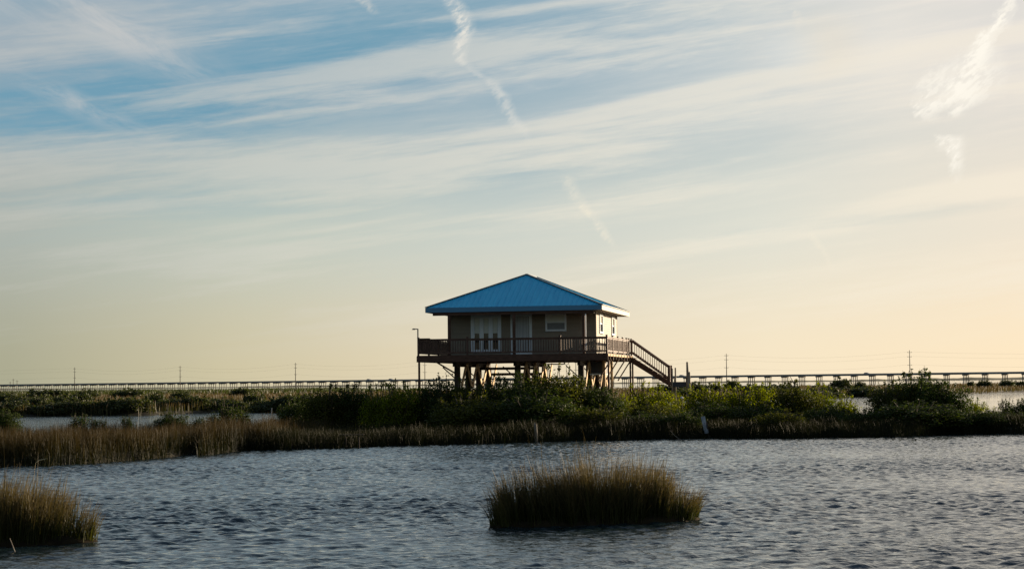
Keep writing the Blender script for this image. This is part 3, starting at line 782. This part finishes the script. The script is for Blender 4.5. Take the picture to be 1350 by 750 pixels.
def on_bridge(xpx, lane):
    """bridge position whose deck appears at that photo column"""
    r = ray(xpx, 495); k = r.x / r.y
    t = (BB.x - k * BB.y) / (k * bd.y - bd.x) if abs(k * bd.y - bd.x) > 1e-9 else 0
    t = (k * BB.y - BB.x) / (bd.x - k * bd.y)
    return BB + bd * t + bn * lane + Vector((0, 0, ZD - 0.798))
def vehicle(xpx, kind, label, lane):
    t = empty('truck' if kind == 'truck' else 'car', on_bridge(xpx, lane), math.atan2(bd.y, bd.x)); tag(t, label, kind, 'vehicles crossing the bridge')
    if kind == 'truck':
        b_ = MB().box((-4.2, -1.2, 0.9), (2.4, 1.2, 3.5)); b_.build('cargo_box', M['white'], t, bevel=0.05)
        MB().add([(2.5, -1.1, .6), (4.4, -1.1, .6), (4.4, 1.1, .6), (2.5, 1.1, .6), (2.5, -1.1, 2.7), (3.7, -1.0, 2.7), (3.7, 1.0, 2.7), (2.5, 1.1, 2.7), (4.4, -1.1, 1.6), (4.4, 1.1, 1.6)],
                 [(3, 2, 1, 0), (4, 5, 6, 7), (0, 1, 8, 5, 4), (2, 3, 7, 6, 9), (1, 2, 9, 8), (8, 9, 6, 5), (3, 0, 4, 7)]).build('cab', M['dark_paint'], t)
        wx_ = (-3.2, -2.0, 3.4)
    else:
        prof = [(-2.2, .35), (2.2, .35), (2.25, .85), (1.2, 1.0), (.5, 1.55), (-1.3, 1.6), (-2.0, 1.05), (-2.25, .95)]
        n_ = len(prof); vs = [(a, s_ * .88, z) for s_ in (-1, 1) for a, z in prof]
        fs = [tuple(range(n_)), tuple(range(2 * n_ - 1, n_ - 1, -1))] + [(i, i + n_, (i + 1) % n_ + n_, (i + 1) % n_) for i in range(n_)]
        MB().add(vs, fs).build('body', M['van'], t)
        wx_ = (-1.4, 1.4)
    for a in wx_:
        for s_ in (-1, 1):
            MB().tube([(a, s_ * 0.75, .38), (a, s_ * 1.02, .38)], .38, 12).build('wheel', M['tyre'], t)
vehicle(484, 'car', 'dark dot of a car on the bridge left of the house, nearer the left', 2.4)
vehicle(518, 'car', 'car on the bridge close to the left end of the house deck', -2.4)
vehicle(1141, 'car', 'car on the bridge to the right of the house, left of the rightmost utility pole', 2.4)
vehicle(897, 'car', 'car on the bridge just right of the stairs', 2.4)

# ------------------------------------------------------------------ utility poles beside the causeway
poles = [(98.5, 484, 1560), (237.5, 482, 1530), (389.5, 478, 1480), (560, 474, 1420), (759, 470, 1350), (957.5, 466, 1290), (1199, 461.5, 1200)]
PN = ['leftmost of the tall utility poles beside the bridge', 'second tall utility pole from the left beside the bridge', 'tall utility pole rising between the left marsh and the house', 'tall utility pole seen under the left end of the deck',
      'tall utility pole seen beneath the house right of the middle pilings', 'tall utility pole right of the stairs and grey pile', 'rightmost and tallest utility pole beside the bridge']
tops = []
HP = 24.0
for (xp, yt, Zd), lab in zip(poles, PN):
    p_ = at(xp, yt, Zd)
    t = empty('utility_pole', (p_.x, Zd, 0), -0.7); tag(t, lab, 'utility pole', 'utility poles along the causeway')
    H_ = p_.z
    MB().tube([(0, 0, -1), (0, 0, H_ * .5), (0, 0, H_)], [0.36, 0.28, 0.18], 8).build('pole', M['polewood'], t)
    for fz in (0.93, 0.80, 0.55):
        a_ = MB().box((-1.6, -0.09, H_ * fz - .09), (1.6, 0.09, H_ * fz + .09)).build('crossarm', M['polewood'], t)
        ins = MB()
        for xo in (-1.5, 1.5): ins.tube([(xo, 0, H_ * fz + .09), (xo, 0, H_ * fz + .5)], 0.1, 6)
        ins.build('insulator', M['steel'], a_)
    tops.append((p_.x, Zd, H_))
WN = ['topmost faint overhead wire strung along the utility poles', 'middle faint overhead wire strung along the utility poles', 'lowest faint overhead wire strung along the utility poles']
for fz, lab in zip((0.93, 0.80, 0.55), WN):
    mb = MB(); ex = [(-2 * 460 - 0, 1700, tops[0][2])] + tops + [(tops[-1][0] + 190, 1090, tops[-1][2])]
    for (x0, y0, h0), (x1, y1, h1) in zip(ex[:-1], ex[1:]):
        pts = []
        for i in range(13):
            t_ = i / 12; sag = 4 * t_ * (1 - t_) * 3.0
            pts.append((x0 + (x1 - x0) * t_, y0 + (y1 - y0) * t_, (h0 + (h1 - h0) * t_) * fz + .5 - sag))
        mb.tube(pts, 0.02, 4, cap=False)
    tag(mb.build('overhead_wire', M['steel']), lab, 'overhead wire', 'wires along the causeway')
for i, (xp, yt, lab) in enumerate([(13.5, 503, 'shortest of the three tiny poles at the far left of the bridge'), (17.5, 499, 'tallest of the three tiny poles at the far left of the bridge'), (22.5, 501, 'right one of the three tiny poles at the far left of the bridge')]):
    p_ = at(xp, yt, 1900); t = empty('utility_pole', (p_.x, 1900, 0), 0.3); tag(t, lab, 'utility pole', 'utility poles along the causeway')
    MB().tube([(0, 0, -1), (0, 0, p_.z)], [0.35, 0.22], 6).build('pole', M['polewood'], t)
    MB().box((-1.5, -.1, p_.z * .9), (1.5, .1, p_.z * .9 + .2)).build('crossarm', M['polewood'], t)

# ------------------------------------------------------------------ the stilt house (local axes: u right along the front, v back, z up)
TH = math.radians(11.2)
HO = Vector((5.015, 102.0, 0.0))
hs_ = empty('stilt_house', HO, -TH)
tag(hs_, 'tan sided house with blue metal hip roof raised on wooden pilings', 'house')
U_ = Vector((math.cos(TH), -math.sin(TH), 0)); V_ = Vector((math.sin(TH), math.cos(TH), 0))
def upx(xpx, v, ypx=440):
    """u of the point in the plane v that shows at that column"""
    r = ray(xpx, ypx); k = r.x / r.y
    P0 = HO + V_ * v
    return (k * P0.y - P0.x) / (U_.x - k * U_.y)
WR, DR = 10.17, 11.7
ZE, ZF = 7.16, 6.89
RV0, RV1, RU, ZRG = 4.35, 7.3, -5.085, 9.20
# roof
FL, FR_, BR, BL = (-WR, 0, ZE), (0, 0, ZE), (0, DR, ZE), (-WR, DR, ZE)
A1, A2 = (RU, RV0, ZRG), (RU, RV1, ZRG)
rf = MB().add([FL, FR_, BR, BL, A1, A2], [(0, 1, 4), (1, 2, 5, 4), (2, 3, 5), (3, 0, 4, 5), (3, 2, 1, 0)]).build('roof', M['roof'], hs_)
def onplane(a, b, c, u, v):
    a, b, c = Vector(a), Vector(b), Vector(c); n_ = (b - a).cross(c - a)
    return a.z - (n_.x * (u - a.x) + n_.y * (v - a.y)) / n_.z
seam = MB()
k = -WR + 0.18
while k < -0.1:
    vv = RV0 * (1 - abs(k - RU) / (WR / 2)); 
    if vv > 0.15:
        seam.beam((k, 0.01, ZE + 0.012), (k, vv - 0.05, ZE + (ZRG - ZE) * (vv - 0.05) / RV0 + 0.012), 0.035, 0.03)
    k += 0.305
seam.build('standing_seam', M['roof'], rf)
seam = MB(); k = 0.18
while k < DR - 0.1:
    for sgn in (1,):
        lim = 1.0
        if k < RV0: lim = k / RV0
        elif k > RV1: lim = (DR - k) / (DR - RV1)
        if lim > 0.05:
            seam.beam((-0.01, k, ZE + 0.012), (RU * lim * 0.98, k, ZE + (ZRG - ZE) * lim * 0.98 + 0.012), 0.035, 0.03)
    k += 0.305
seam.build('standing_seam', M['roof'], rf)
cp = MB()
for a, b in ((FL, A1), (FR_, A1), (BR, A2), (BL, A2), (A1, A2)):
    a = Vector(a) + Vector((0, 0, .035)); b = Vector(b) + Vector((0, 0, .035)); cp.beam(a, b, 0.16, 0.05)
cp.build('ridge_cap', M['cap'], rf)
MB().box((-WR, -0.02, ZF), (0, 0.012, ZE - 0.004)).build('front_fascia', M['roof_trim'], rf)
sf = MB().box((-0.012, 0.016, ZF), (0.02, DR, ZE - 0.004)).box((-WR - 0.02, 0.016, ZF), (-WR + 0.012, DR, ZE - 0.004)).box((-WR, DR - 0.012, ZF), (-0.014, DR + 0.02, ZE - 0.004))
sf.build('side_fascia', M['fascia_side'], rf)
MB().box((-0.0, -0.03, ZE - 0.002), (0.07, DR + 0.03, ZE + 0.05)).build('drip_edge', M['cap'], rf)
MB().box((-WR + 0.014, 0.014, ZF + 0.01), (-0.014, DR - 0.014, ZF + 0.04)).build('soffit', M['soffit'], rf)
# walls with lap siding
WU0, WU1, WV0, WV1 = upx(594, 2.0), -0.65, 2.0, 10.7
ZFL = 4.45
def lap(axis_, a0, a1, pos, sgn, z0, z1, openings):
    """lap siding boards on a wall, cut round the openings (a-range, z-range)"""
    mb = MB(); z = z0; st_ = 0.13
    while z < z1 - 1e-6:
        zt = min(z + st_, z1); cuts = sorted([(o[0], o[1]) for o in openings if o[2] < zt - 0.01 and o[3] > z + 0.01])
        segs, c = [], a0
        for o0, o1 in cuts:
            if o0 > c: segs.append((c, o0))
            c = max(c, o1)
        if c < a1: segs.append((c, a1))
        for s0, s1 in segs:
            lo, hi = pos + sgn * 0.028, pos + sgn * 0.006
            q = [(s0, lo, z), (s1, lo, z), (s1, hi, zt), (s0, hi, zt), (s0, pos - sgn * 0.04, z), (s1, pos - sgn * 0.04, z), (s1, pos - sgn * 0.04, zt), (s0, pos - sgn * 0.04, zt)]
            if axis_ == 'v': q = [(b_, a_, c_) for a_, b_, c_ in q]
            mb.add(q, [(0, 1, 2, 3), (4, 5, 1, 0), (3, 2, 6, 7), (0, 3, 7, 4), (1, 5, 6, 2), (5, 4, 7, 6)])
        z = zt
    return mb
TU0, TU1 = upx(621, 2.0), upx(661, 2.0)
DU0, DU1 = upx(673.3, 2.0), upx(701.5, 2.0)
NU0, NU1 = upx(719.3, 2.0), upx(747, 2.0)
ZT = 6.80
lap('u', WU0 + 0.09, WU1 - 0.09, WV0, -1, ZFL, ZF + 0.005, [(TU0, TU1, ZFL + 0.12, ZT), (DU0, DU1, ZFL, ZT), (NU0, NU1, 5.78, ZT)]).build('front_wall', M['siding'], hs_)
lap('v', WV0 + 0.09, WV1 - 0.09, WU1, 1, ZFL, ZF + 0.005, [(3.2, 4.5, 5.66, 6.78), (8.15, 9.4, 5.66, 6.78)]).build('side_wall', M['siding'], hs_)
lap('v', WV0 + 0.09, WV1 - 0.09, WU0, -1, ZFL, ZF + 0.005, []).build('side_wall', M['siding'], hs_)
lap('u', WU0 + 0.09, WU1 - 0.09, WV1, 1, ZFL, ZF + 0.005, []).build('back_wall', M['siding'], hs_)
# dark room lining behind the openings
MB().box((WU0 + 0.1, WV0 + 0.25, ZFL), (WU1 - 0.3, WV0 + 0.28, ZF)).box((WU1 - 0.33, WV0 + 0.28, ZFL), (WU1 - 0.30, WV1 - 0.3, ZF)).build('room_lining', M['curtain'], hs_)
cb = MB()
for u in (WU0, WU1):
    for v in (WV0, WV1):
        su = 1 if u == WU1 else -1; sv = 1 if v == WV1 else -1
        cb.box((u - su * 0.09, v - sv * 0.09, ZFL), (u + su * 0.035, v + sv * 0.035, ZF + 0.005))
cb.build('corner_board', M['siding'], hs_)
def frame(mb, a0, a1, z0, z1, w_, d0, d1, ax='u'):
    for q in ((a0, z0, a0 + w_, z1), (a1 - w_, z0, a1, z1), (a0 + w_, z1 - w_, a1 - w_, z1), (a0 + w_, z0, a1 - w_, z0 + w_)):
        if ax == 'u': mb.box((q[0], d0, q[1]), (q[2], d1, q[3]))
        else: mb.box((d0, q[0], q[1]), (d1, q[2], q[3]))
    return mb
# triple glazed door unit
fd = frame(MB(), TU0, TU1, ZFL + 0.12, ZT, 0.09, 1.94, 2.06).build('glazed_door', M['white'], hs_, bevel=0.006)
lw = (TU1 - TU0 - 0.18) / 3
for i in range(3):
    a = TU0 + 0.09 + lw * i
    frame(MB(), a, a + lw, ZFL + 0.21, ZT - 0.09, 0.125, 1.965, 2.035).build('door_leaf', M['white'], fd)
    MB().box((a + .125, 2.005, ZFL + .335), (a + lw - .125, 2.015, ZT - .215)).build('pane', M['glass'], fd)
    MB().box((a + .14, 1.995, 5.72), (a + lw - .14, 2.003, ZT - .22)).build('blind', M['blind'], fd)
# entry door
ed = frame(MB(), DU0, DU1, ZFL + 0.01, ZT, 0.09, 1.94, 2.06).build('patio_door', M['white'], hs_, bevel=0.006)
frame(MB(), DU0 + .09, DU1 - .09, ZFL + .10, ZT - .09, 0.07, 1.965, 2.035).build('door_leaf', M['white'], ed)
MB().box((DU0 + .16, 2.005, ZFL + .17), (DU1 - .16, 2.012, ZT - .16)).build('pane', M['glass'], ed)
cu = MB(); x_ = DU0 + .17
while x_ < DU1 - .22:
    cu.tube([(x_ + .03, 1.997, 4.66), (x_ + .03, 1.997, ZT - .17)], 0.026, 6); x_ += 0.052
cu.build('curtain', M['curtain'], ed)
# front window
fw = frame(MB(), NU0, NU1, 5.78, ZT, 0.10, 1.93, 2.05).build('window', M['white'], hs_, bevel=0.006)
MB().box((NU0 + .10, 1.985, 6.26), (NU1 - .10, 2.02, 6.31)).build('sash', M['white'], fw)
MB().box((NU0 + .10, 2.0, 5.88), (NU1 - .10, 2.01, 6.26)).build('pane', M['grey_pane'], fw)
MB().box((NU0 + .10, 2.0, 6.31), (NU1 - .10, 2.01, ZT - .10)).build('blind', M['blind'], fw)
for (a, b_) in ((3.2, 4.5), (8.15, 9.4)):
    sw = frame(MB(), a, b_, 5.66, 6.78, 0.11, WU1 - .05, WU1 + .07, 'v').build('window', M['white'], hs_, bevel=0.006)
    MB().box((WU1 - .02, a + .11, 6.2), (WU1 + .03, b_ - .11, 6.26)).build('sash', M['white'], sw)
    MB().box((WU1 - .012, a + .11, 5.77), (WU1, b_ - .11, 6.2)).build('pane', M['glass'], sw)
    MB().box((WU1 - .012, a + .11, 6.26), (WU1, b_ - .11, 6.67)).build('blind', M['siding'], sw)
# deck floor and rim
DV0, DU_L, DU_R, DVB = -0.35, upx(549.5, -0.35), 0.36, 10.3
dk = MB()
v = DV0
while v < DVB - 0.05:
    dk.box((DU_L, v, ZFL - 0.045), (DU_R, min(v + 0.138, DVB), ZFL - 0.005)); v += 0.145
dk.build('deck_boards', M['wood'], hs_)
MB().box((DU_L - .02, DV0 - .02, ZFL - 0.385), (DU_R + .02, DV0 + .045, ZFL - 0.048)).box((DU_L - .02, DV0 + .045, ZFL - 0.385), (DU_L + .03, DVB, ZFL - 0.048)).box((DU_L + .03, DVB - .04, ZFL - .385), (DU_R, DVB, ZFL - .048)).build('rim_joist', M['wood'], hs_)
MB().box((DU_R - .02, DV0 + .047, ZFL - 0.16), (DU_R + .03, DVB, ZFL - 0.048)).build('side_rim', M['brace'], hs_)  # paler than the front rim: sunlight on this side put into the colour
js = MB(); v = 0.3
while v < DVB:
    js.box((DU_L + .2, v, ZFL - .34), (DU_R + .06, v + .05, ZFL - .05)); v += 1.18
js.build('floor_joist', M['wood_rail'], hs_)
# railing
ZR = 5.38
def rail(pa, pb, name='railing', posts=None, z0=ZFL, z1=None, dz=0.0):
    """rail between two plan points; the top and bottom rails and balusters are one part, posts follow"""
    pa = Vector((*pa, 0)); pb = Vector((*pb, 0)); L = (pb - pa).length; d = (pb - pa) / L
    mb = MB(); zz = lambda s_: dz * s_ / L
    mb.beam(pa + Vector((0, 0, ZR - .02)), pb + Vector((0, 0, ZR - .02 + dz)), 0.13, 0.04)
    mb.beam(pa + Vector((0, 0, ZR - .085)), pb + Vector((0, 0, ZR - .085 + dz)), 0.04, 0.085)
    mb.beam(pa + Vector((0, 0, ZFL + .13)), pb + Vector((0, 0, ZFL + .13 + dz)), 0.04, 0.085)
    s_ = 0.14
    while s_ < L - .06:
        p_ = pa + d * s_; mb.box((p_.x - .018, p_.y - .018, ZFL + .13 + zz(s_)), (p_.x + .018, p_.y + .018, ZR - .06 + zz(s_))); s_ += 0.145
    o = mb.build(name, M['wood_rail'], hs_)
    for u, v in posts or []:
        MB().box((u - .05, v - .05, ZFL - .36), (u + .05, v + .05, ZR + .07)).box((u - .065, v - .065, ZR + .072), (u + .065, v + .065, ZR + .10)).build('rail_post', M['wood_rail'], o)
    return o
fv = DV0 + .06
pf = [(DU_L + .07, fv)] + [(upx(x_, fv), fv) for x_ in (616, 738)] + [(DU_R - .06, fv)]
rail((DU_L + .07, fv), (DU_R - .06, fv), posts=pf)
rail((DU_L + .07, fv), (DU_L + .07, DVB - .1), posts=[(DU_L + .07, q) for q in (2.2, 4.6, 7.0)])
SV0, SV1 = 9.05, 10.15
rail((DU_R - .06, fv), (DU_R - .06, SV0), posts=[(DU_R - .06, q) for q in (2.0, 4.2, 6.3, 8.0)])
rail((DU_L + .07, DVB - .06), (DU_R + .1, DVB - .06), posts=[(DU_R - .06, SV0), (DU_R - .06, DVB - .06)])
# porch posts
ZB = ZF - 0.005
for x_ in (592.3, 677.7, 769.8):
    u = upx(x_, 0.15); MB().box((u - .075, .075, ZFL), (u + .075, .225, ZB - .18)).build('porch_post', M['wood'], hs_)
MB().box((-WR + .4, .09, ZB - .175), (-.45, .21, ZB)).build('porch_beam', M['wood'], hs_)
u = upx(772.6, 0.15); MB().tube([(u, .06, ZFL + .1), (u, .06, ZB - .2)], .028, 8).build('downspout', M['white'], hs_)
# table and furniture silhouettes are left to the railing; cutting table on the left corner
MB().box((DU_L + .12, fv - .16, ZR + .005), (DU_L + .72, fv + .22, ZR + .045)).build('rail_shelf', M['wood'], hs_)
# pilings
cols = [(upx(602.5, 1.3), 1.3), (upx(682, 1.3), 1.3), (upx(765.5, 1.3), 1.3)]
rows = [1.3, 4.2, 7.1, 10.0]
ZBM = ZFL - 0.39
for ci, (u, _) in enumerate(cols):
    for v in rows:
        MB().tube([(u, v, -.8), (u, v, ZBM - .26)], [.20, .18], 10).build('piling', M['pile'], hs_)
        for s_ in (-1, 1):
            if (v == rows[0] and s_ < 0): continue
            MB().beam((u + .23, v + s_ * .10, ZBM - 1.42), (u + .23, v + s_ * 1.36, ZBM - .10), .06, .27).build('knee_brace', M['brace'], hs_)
        if v in (rows[0], rows[2]):
            MB().beam((u - .1, v - .02, ZBM - .95), (u - .85, v - .02, ZBM - .28), .05, .12, up=(0, 1, 0)).build('knee_brace', M['pile'], hs_)
    MB().box((u - .09, .5, ZBM - .26), (u + .09, DVB - .1, ZBM - .004)).build('girder_beam', M['pile'], hs_)
for v, z in ((rows[3], ZBM - .75), (rows[2], ZBM - .42)):
    MB().box((cols[0][0], v + .17, z), (cols[1][0], v + .23, z + .16)).build('cross_beam', M['pile'], hs_)
# outer slim posts and long braces of the cantilevered deck
for x_, v in ((552.3, -.3), (801.7, -.3)):
    u = upx(x_, v); MB().box((u - .05, v - .05, -.5), (u + .05, v + .05, ZFL - .39)).build('deck_post', M['wood'], hs_)
u0 = upx(573, -.2); u1 = upx(598.5, -.2)
MB().beam((u0, .1, ZBM + .02), (u1, 1.1, ZBM - .78), .06, .22, up=(0, 1, 0)).build('long_brace', M['wood'], hs_)
u2 = cols[2][0]
for v in (1.3, 4.2, 7.1, 9.6):
    MB().beam((DU_R - .05, v, ZBM + .05), (u2 + .95, v, ZBM - 1.15), .06, .15, up=(0, 1, 0)).build('long_brace', M['wood'], hs_)
for v in (3.1, 6.2):
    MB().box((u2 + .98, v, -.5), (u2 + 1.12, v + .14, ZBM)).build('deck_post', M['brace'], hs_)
# storage locker slung under the right end, resting on a pale shelf
MB().box((u2 + .25, 3.3, ZBM - .72), (u2 + 1.0, 5.2, ZBM - .05)).build('storage_locker', M['dark_paint'], hs_, bevel=0.01)
MB().box((u2 + .2, 3.2, ZBM - .80), (u2 + 1.05, 5.3, ZBM - .725)).build('locker_shelf', M['white'], hs_)
# plumbing
pu = upx(721, 6.0)
MB().tube([(pu, 6.0, ZBM - .12), (pu + .9, 6.0, ZBM - .14), (pu + 1.05, 6.0, ZBM - .12), (pu + 1.08, 6.0, ZBM + .1)], .035, 8).build('drain_pipe', M['white'], hs_)
pu = upx(746, 4.0)
MB().tube([(pu - .15, 4.0, ZBM + .0), (pu - .13, 4.0, ZBM - .14), (pu, 4.0, ZBM - .2), (pu + .14, 4.0, ZBM - .14), (pu + .15, 4.0, ZBM)], .018, 6).tube([(pu, 4, ZBM - .2), (pu, 4, 0.3)], .012, 5).build('hanging_hose', M['steel'], hs_)
# stairs
st = empty('stairs'); st.parent = hs_
NS, RI, RU_ = 9, 0.187, 0.262
us = DU_R + .03
ue, ze = us + NS * RU_, ZFL - NS * RI
tr = MB()
for i in range(NS):
    tr.box((us + i * RU_, SV0 + .06, ZFL - (i + 1) * RI - .02), (us + (i + 1) * RU_ + .03, SV1 - .06, ZFL - (i + 1) * RI + .02))
tr.build('tread', M['wood'], st)
for v in (SV0, SV1):
    MB().beam((us - .02, v, ZFL - .26), (ue + .05, v, ze - .10), .05, .27, up=(0, 0, 1)).build('stringer', M['wood'], st)
    slope = -NS * RI
    mb = MB()
    for z_, w_, h_ in ((ZR + .03, .12, .04), (ZR - .03, .04, .08), (ZFL + .20, .04, .08)):
        mb.beam((us, v, z_), (ue - .02, v, z_ + slope), w_, h_)
    s_ = .13
    while s_ < (ue - us) - .1:
        zz = slope * s_ / (ue - us); mb.box((us + s_ - .017, v - .017, ZFL + .2 + zz), (us + s_ + .017, v + .017, ZR - .02 + zz)); s_ += .135
    hr = mb.build('hand_rail', M['wood_rail'], st)
    MB().box((ue - .07, v - .06, ze - .25), (ue + .06, v + .06, ZR + slope + .12)).build('newel_post', M['wood_rail'], st)
    MB().box((us - .06, v - .05, -.5), (us + .04, v + .05, ZFL - .1)).build('stair_post', M['wood'], st)

# raised landing beyond the stair foot
P = lambda u, v, z=0.0: HO + U_ * u + V_ * v + Vector((0, 0, z))
ld = empty('raised_landing', P(ue + .12, 9.0), -TH); tag(ld, 'dark raised timber landing at the foot of the stairs on grey piles', 'landing')
lb = MB(); q = 0.0
while q < 1.05: lb.box((q, 0, 2.76), (q + .13, 1.2, 2.80)); q += .14
lb.build('landing_boards', M['wood'], ld)
for a_, b_ in ((-.045, -.004), (1.204, 1.245)): MB().box((-.02, a_, 2.50), (1.08, b_, 2.79)).build('landing_rim', M['dark_paint'], ld)
for q, v_, tp_ in ((.06, -.12, 3.62), (.24, .05, 3.66)):
    MB().tube([(q, v_, -.6), (q + .01, v_, tp_)], [.06, .045], 8).build('landing_pile', M['oldwood'], ld)
for q in (.1, 1.0):
    MB().tube([(q, 1.1, -.6), (q, 1.1, 2.5)], .08, 8).build('landing_pile', M['oldwood'], ld)
t = empty('mooring_pile', P(ue + 1.12, 8.8)); tag(t, 'tall tapering grey pile standing at the right end of the landing', 'mooring pile')
MB().tube([(0, 0, -.8), (0, 0, 1.5), (.02, 0, 2.9), (-.01, 0, 4.0)], [.13, .12, .09, .055], 10).build('shaft', M['oldwood'], t)
MB().tube([(.13, .04, -.8), (.13, .04, 2.6), (.12, .04, 3.4)], [.07, .06, .05], 8).build('sister_post', M['oldwood'], t)
# lamp on the left deck corner
lp = empty('deck_lamp', P(DU_L + .07, DV0 - .03)); tag(lp, 'slim bent lamp bracket on the left corner of the deck', 'lamp')
MB().tube([(0, 0, ZR), (0, 0, 5.93)], .035, 8).build('lamp_pole', M['steel'], lp)
MB().beam((.03, 0, 5.95), (-.28, 0, 5.97), .08, .05).build('lamp_arm', M['steel'], lp)
MB().beam((-.16, 0, 5.935), (-.33, 0, 5.945), .14, .05).build('lamp_head', M['steel'], lp)
# white capped post in the bushes
p_ = at(899, 523, 99.0); gz = float(ground_z(p_.x, 99.0))
t = empty('garden_light', (p_.x, 99.0, gz)); tag(t, 'short post with a white round cap among the bushes right of the stairs', 'garden light')
MB().tube([(0, 0, -.1), (0, 0, p_.z - gz - .1)], .02, 8).build('post', M['pile'], t)
MB().tube([(0, 0, p_.z - gz - .12), (0, 0, p_.z - gz - .08), (0, 0, p_.z - gz - .03), (0, 0, p_.z - gz + .02)], [.03, .075, .075, .03], 10).build('cap', M['lamp_white'], t)

# ------------------------------------------------------------------ shoreline remains
def shore_pt(xpx, off):
    r = ray(xpx, 580); k = r.x / r.y; Y = 88.0
    for _ in range(12): Y = float(y_front(k * Y)) + off
    return Vector((k * Y, Y, 0))
b_ = shore_pt(707, -.35); zt = at(705, 557, b_.y).z
t = empty('stump_post', b_); tag(t, 'weathered upright post at the waterline below the middle of the house', 'post')
MB().tube([(0, 0, -.6), (0, 0, zt * .5), (-.03, 0, zt * .93)], [.085, .08, .07], 9).build('shaft', M['oldwood'], t)
MB().tube([(-.05, 0, zt * .9), (-.06, 0, zt)], [.045, .02], 7).build('split_top', M['oldwood'], t)
b_ = shore_pt(931.5, -.25)
t = empty('leaning_board', b_); tag(t, 'pale bleached board leaning in the grass at the right bank', 'board')
h_ = at(927.5, 549, b_.y)
MB().beam((.02, .05, .25), (h_.x - b_.x, .35, h_.z), .20, .035, up=(0, 1, 0)).build('plank', M['pale_wood'], t)
MB().beam((.12, .12, -.3), (.05, .14, .8), .08, .06, up=(0, 1, 0)).build('stake', M['pile'], t)
b_ = shore_pt(463, -.35); pl_, pr_ = at(447, 573, b_.y), at(480, 572.5, b_.y)
t = empty('broken_dock', b_); tag(t, 'remnant of a small dock, one plank on two stakes at the left bank', 'dock remnant')
MB().beam((pl_.x - b_.x, 0, pl_.z), (pr_.x - b_.x, 0, pr_.z), .10, .035).build('plank', M['pile'], t)
for x_, dz_ in ((456, 0), (473, 0)):
    q = at(x_, 575, b_.y); MB().beam((q.x - b_.x + .02, .02, -.4), (q.x - b_.x, .02, q.z - .03), .06, .05, up=(0, 1, 0)).build('stake', M['pile'], t)
b_ = shore_pt(893, -.5)
t = empty('driftwood_stick', b_); tag(t, 'thin stick slanting out of the water at the bank right of the stairs', 'stick')
MB().tube([(.25, 0, -.1), (-.1, .05, .16), (-.35, .1, .45)], [.022, .018, .01], 6).build('shaft', M['oldwood'], t)
# bare branch
t = empty('bare_branch', at(1053, 520, 98.5)); tag(t, 'bare branch leaning out of the dark clump at right', 'branch')
q0 = Vector((0, 0, 0)); q1 = at(1040, 493.5, 98.5) - at(1053, 520, 98.5)
MB().tube([q0 + Vector((.1, 0, -.7)), q0, q0.lerp(q1, .55) + Vector((.04, 0, 0)), q1], [.05, .04, .03, .012], 7).tube([q0.lerp(q1, .55), q0.lerp(q1, .6) + Vector((.22, 0, .22))], [.02, .008], 6).build('limb', M['bark'], t)
# pale stakes
b_ = on_level(22, 726)
t = empty('reed_stick', b_); tag(t, 'broken pale stick leaning in the left reed clump at the waterline', 'stick')
MB().tube([(0.02, -.05, -.1), (-.12, 0, .22)], [.011, .008], 6).build('shaft', M['oldwood'], t)
b_ = on_level(44, 700); 
t = empty('bent_plume', (b_.x, b_.y, 0)); tag(t, 'single bent seed plume arching above the left reed clump', 'reed plume')
z1 = at(45, 630, b_.y).z; tpp = at(47, 610, b_.y); te = at(62, 604, b_.y)
MB().tube([(0, 0, 0), (0, 0, z1), (tpp.x - b_.x, 0, tpp.z)], [.004, .004, .003], 5).build('stalk', M['plume'], t)
MB().tube([(tpp.x - b_.x, 0, tpp.z), (tpp.x - b_.x + .06, 0, tpp.z + .05), (te.x - b_.x, 0, te.z)], [.004, .012, .003], 6).build('seed_head', M['plume'], t)
b_ = on_level(358, 546)
t = empty('channel_stake', (b_.x, b_.y, 0)); tag(t, 'lone pale stake standing in the left strip of channel water', 'stake')
MB().tube([(0, 0, -.3), (0, 0, at(358, 537.5, b_.y).z)], [.05, .04], 7).build('shaft', M['pale_wood'], t)

# ------------------------------------------------------------------ render settings
SC.view_settings.view_transform = 'Standard'; SC.view_settings.look = 'None'
SC.view_settings.exposure = EXPO; SC.view_settings.gamma = 1.0; SC.view_settings.use_curve_mapping = False
SC.render.engine = 'CYCLES'
SC.cycles.use_adaptive_sampling = False; SC.cycles.max_bounces = 6; SC.cycles.diffuse_bounces = 3; SC.cycles.transmission_bounces = 4; SC.cycles.glossy_bounces = 3
SC.cycles.use_denoising = True; SC.cycles.sample_clamp_direct = 2.5; SC.cycles.denoising_input_passes = 'RGB_ALBEDO_NORMAL'; SC.cycles.denoising_prefilter = 'ACCURATE'
w.cycles.sampling_method = 'NONE'      # smooth sky: plain diffuse sampling is the cleanest
# ------------------------------------------------------------------ sea haze
HAZE = False
if HAZE:
    hm, nt, out = new_mat('pale sea haze')
    pv = nt.nodes.new('ShaderNodeVolumePrincipled'); pv.inputs['Density'].default_value = 0.00005
    pv.inputs['Color'].default_value = (0.86, 0.9, 0.95, 1); pv.inputs['Anisotropy'].default_value = 0.3
    nt.links.new(pv.outputs[0], out.inputs['Volume'])
    tag(MB().box((-16500, -9500, -2.0), (16500, 16600, 45.0)).build('haze', hm), kind='stuff'); SC.cycles.sample_clamp_indirect = 0.6; SC.cycles.caustics_reflective = False; SC.cycles.caustics_refractive = False
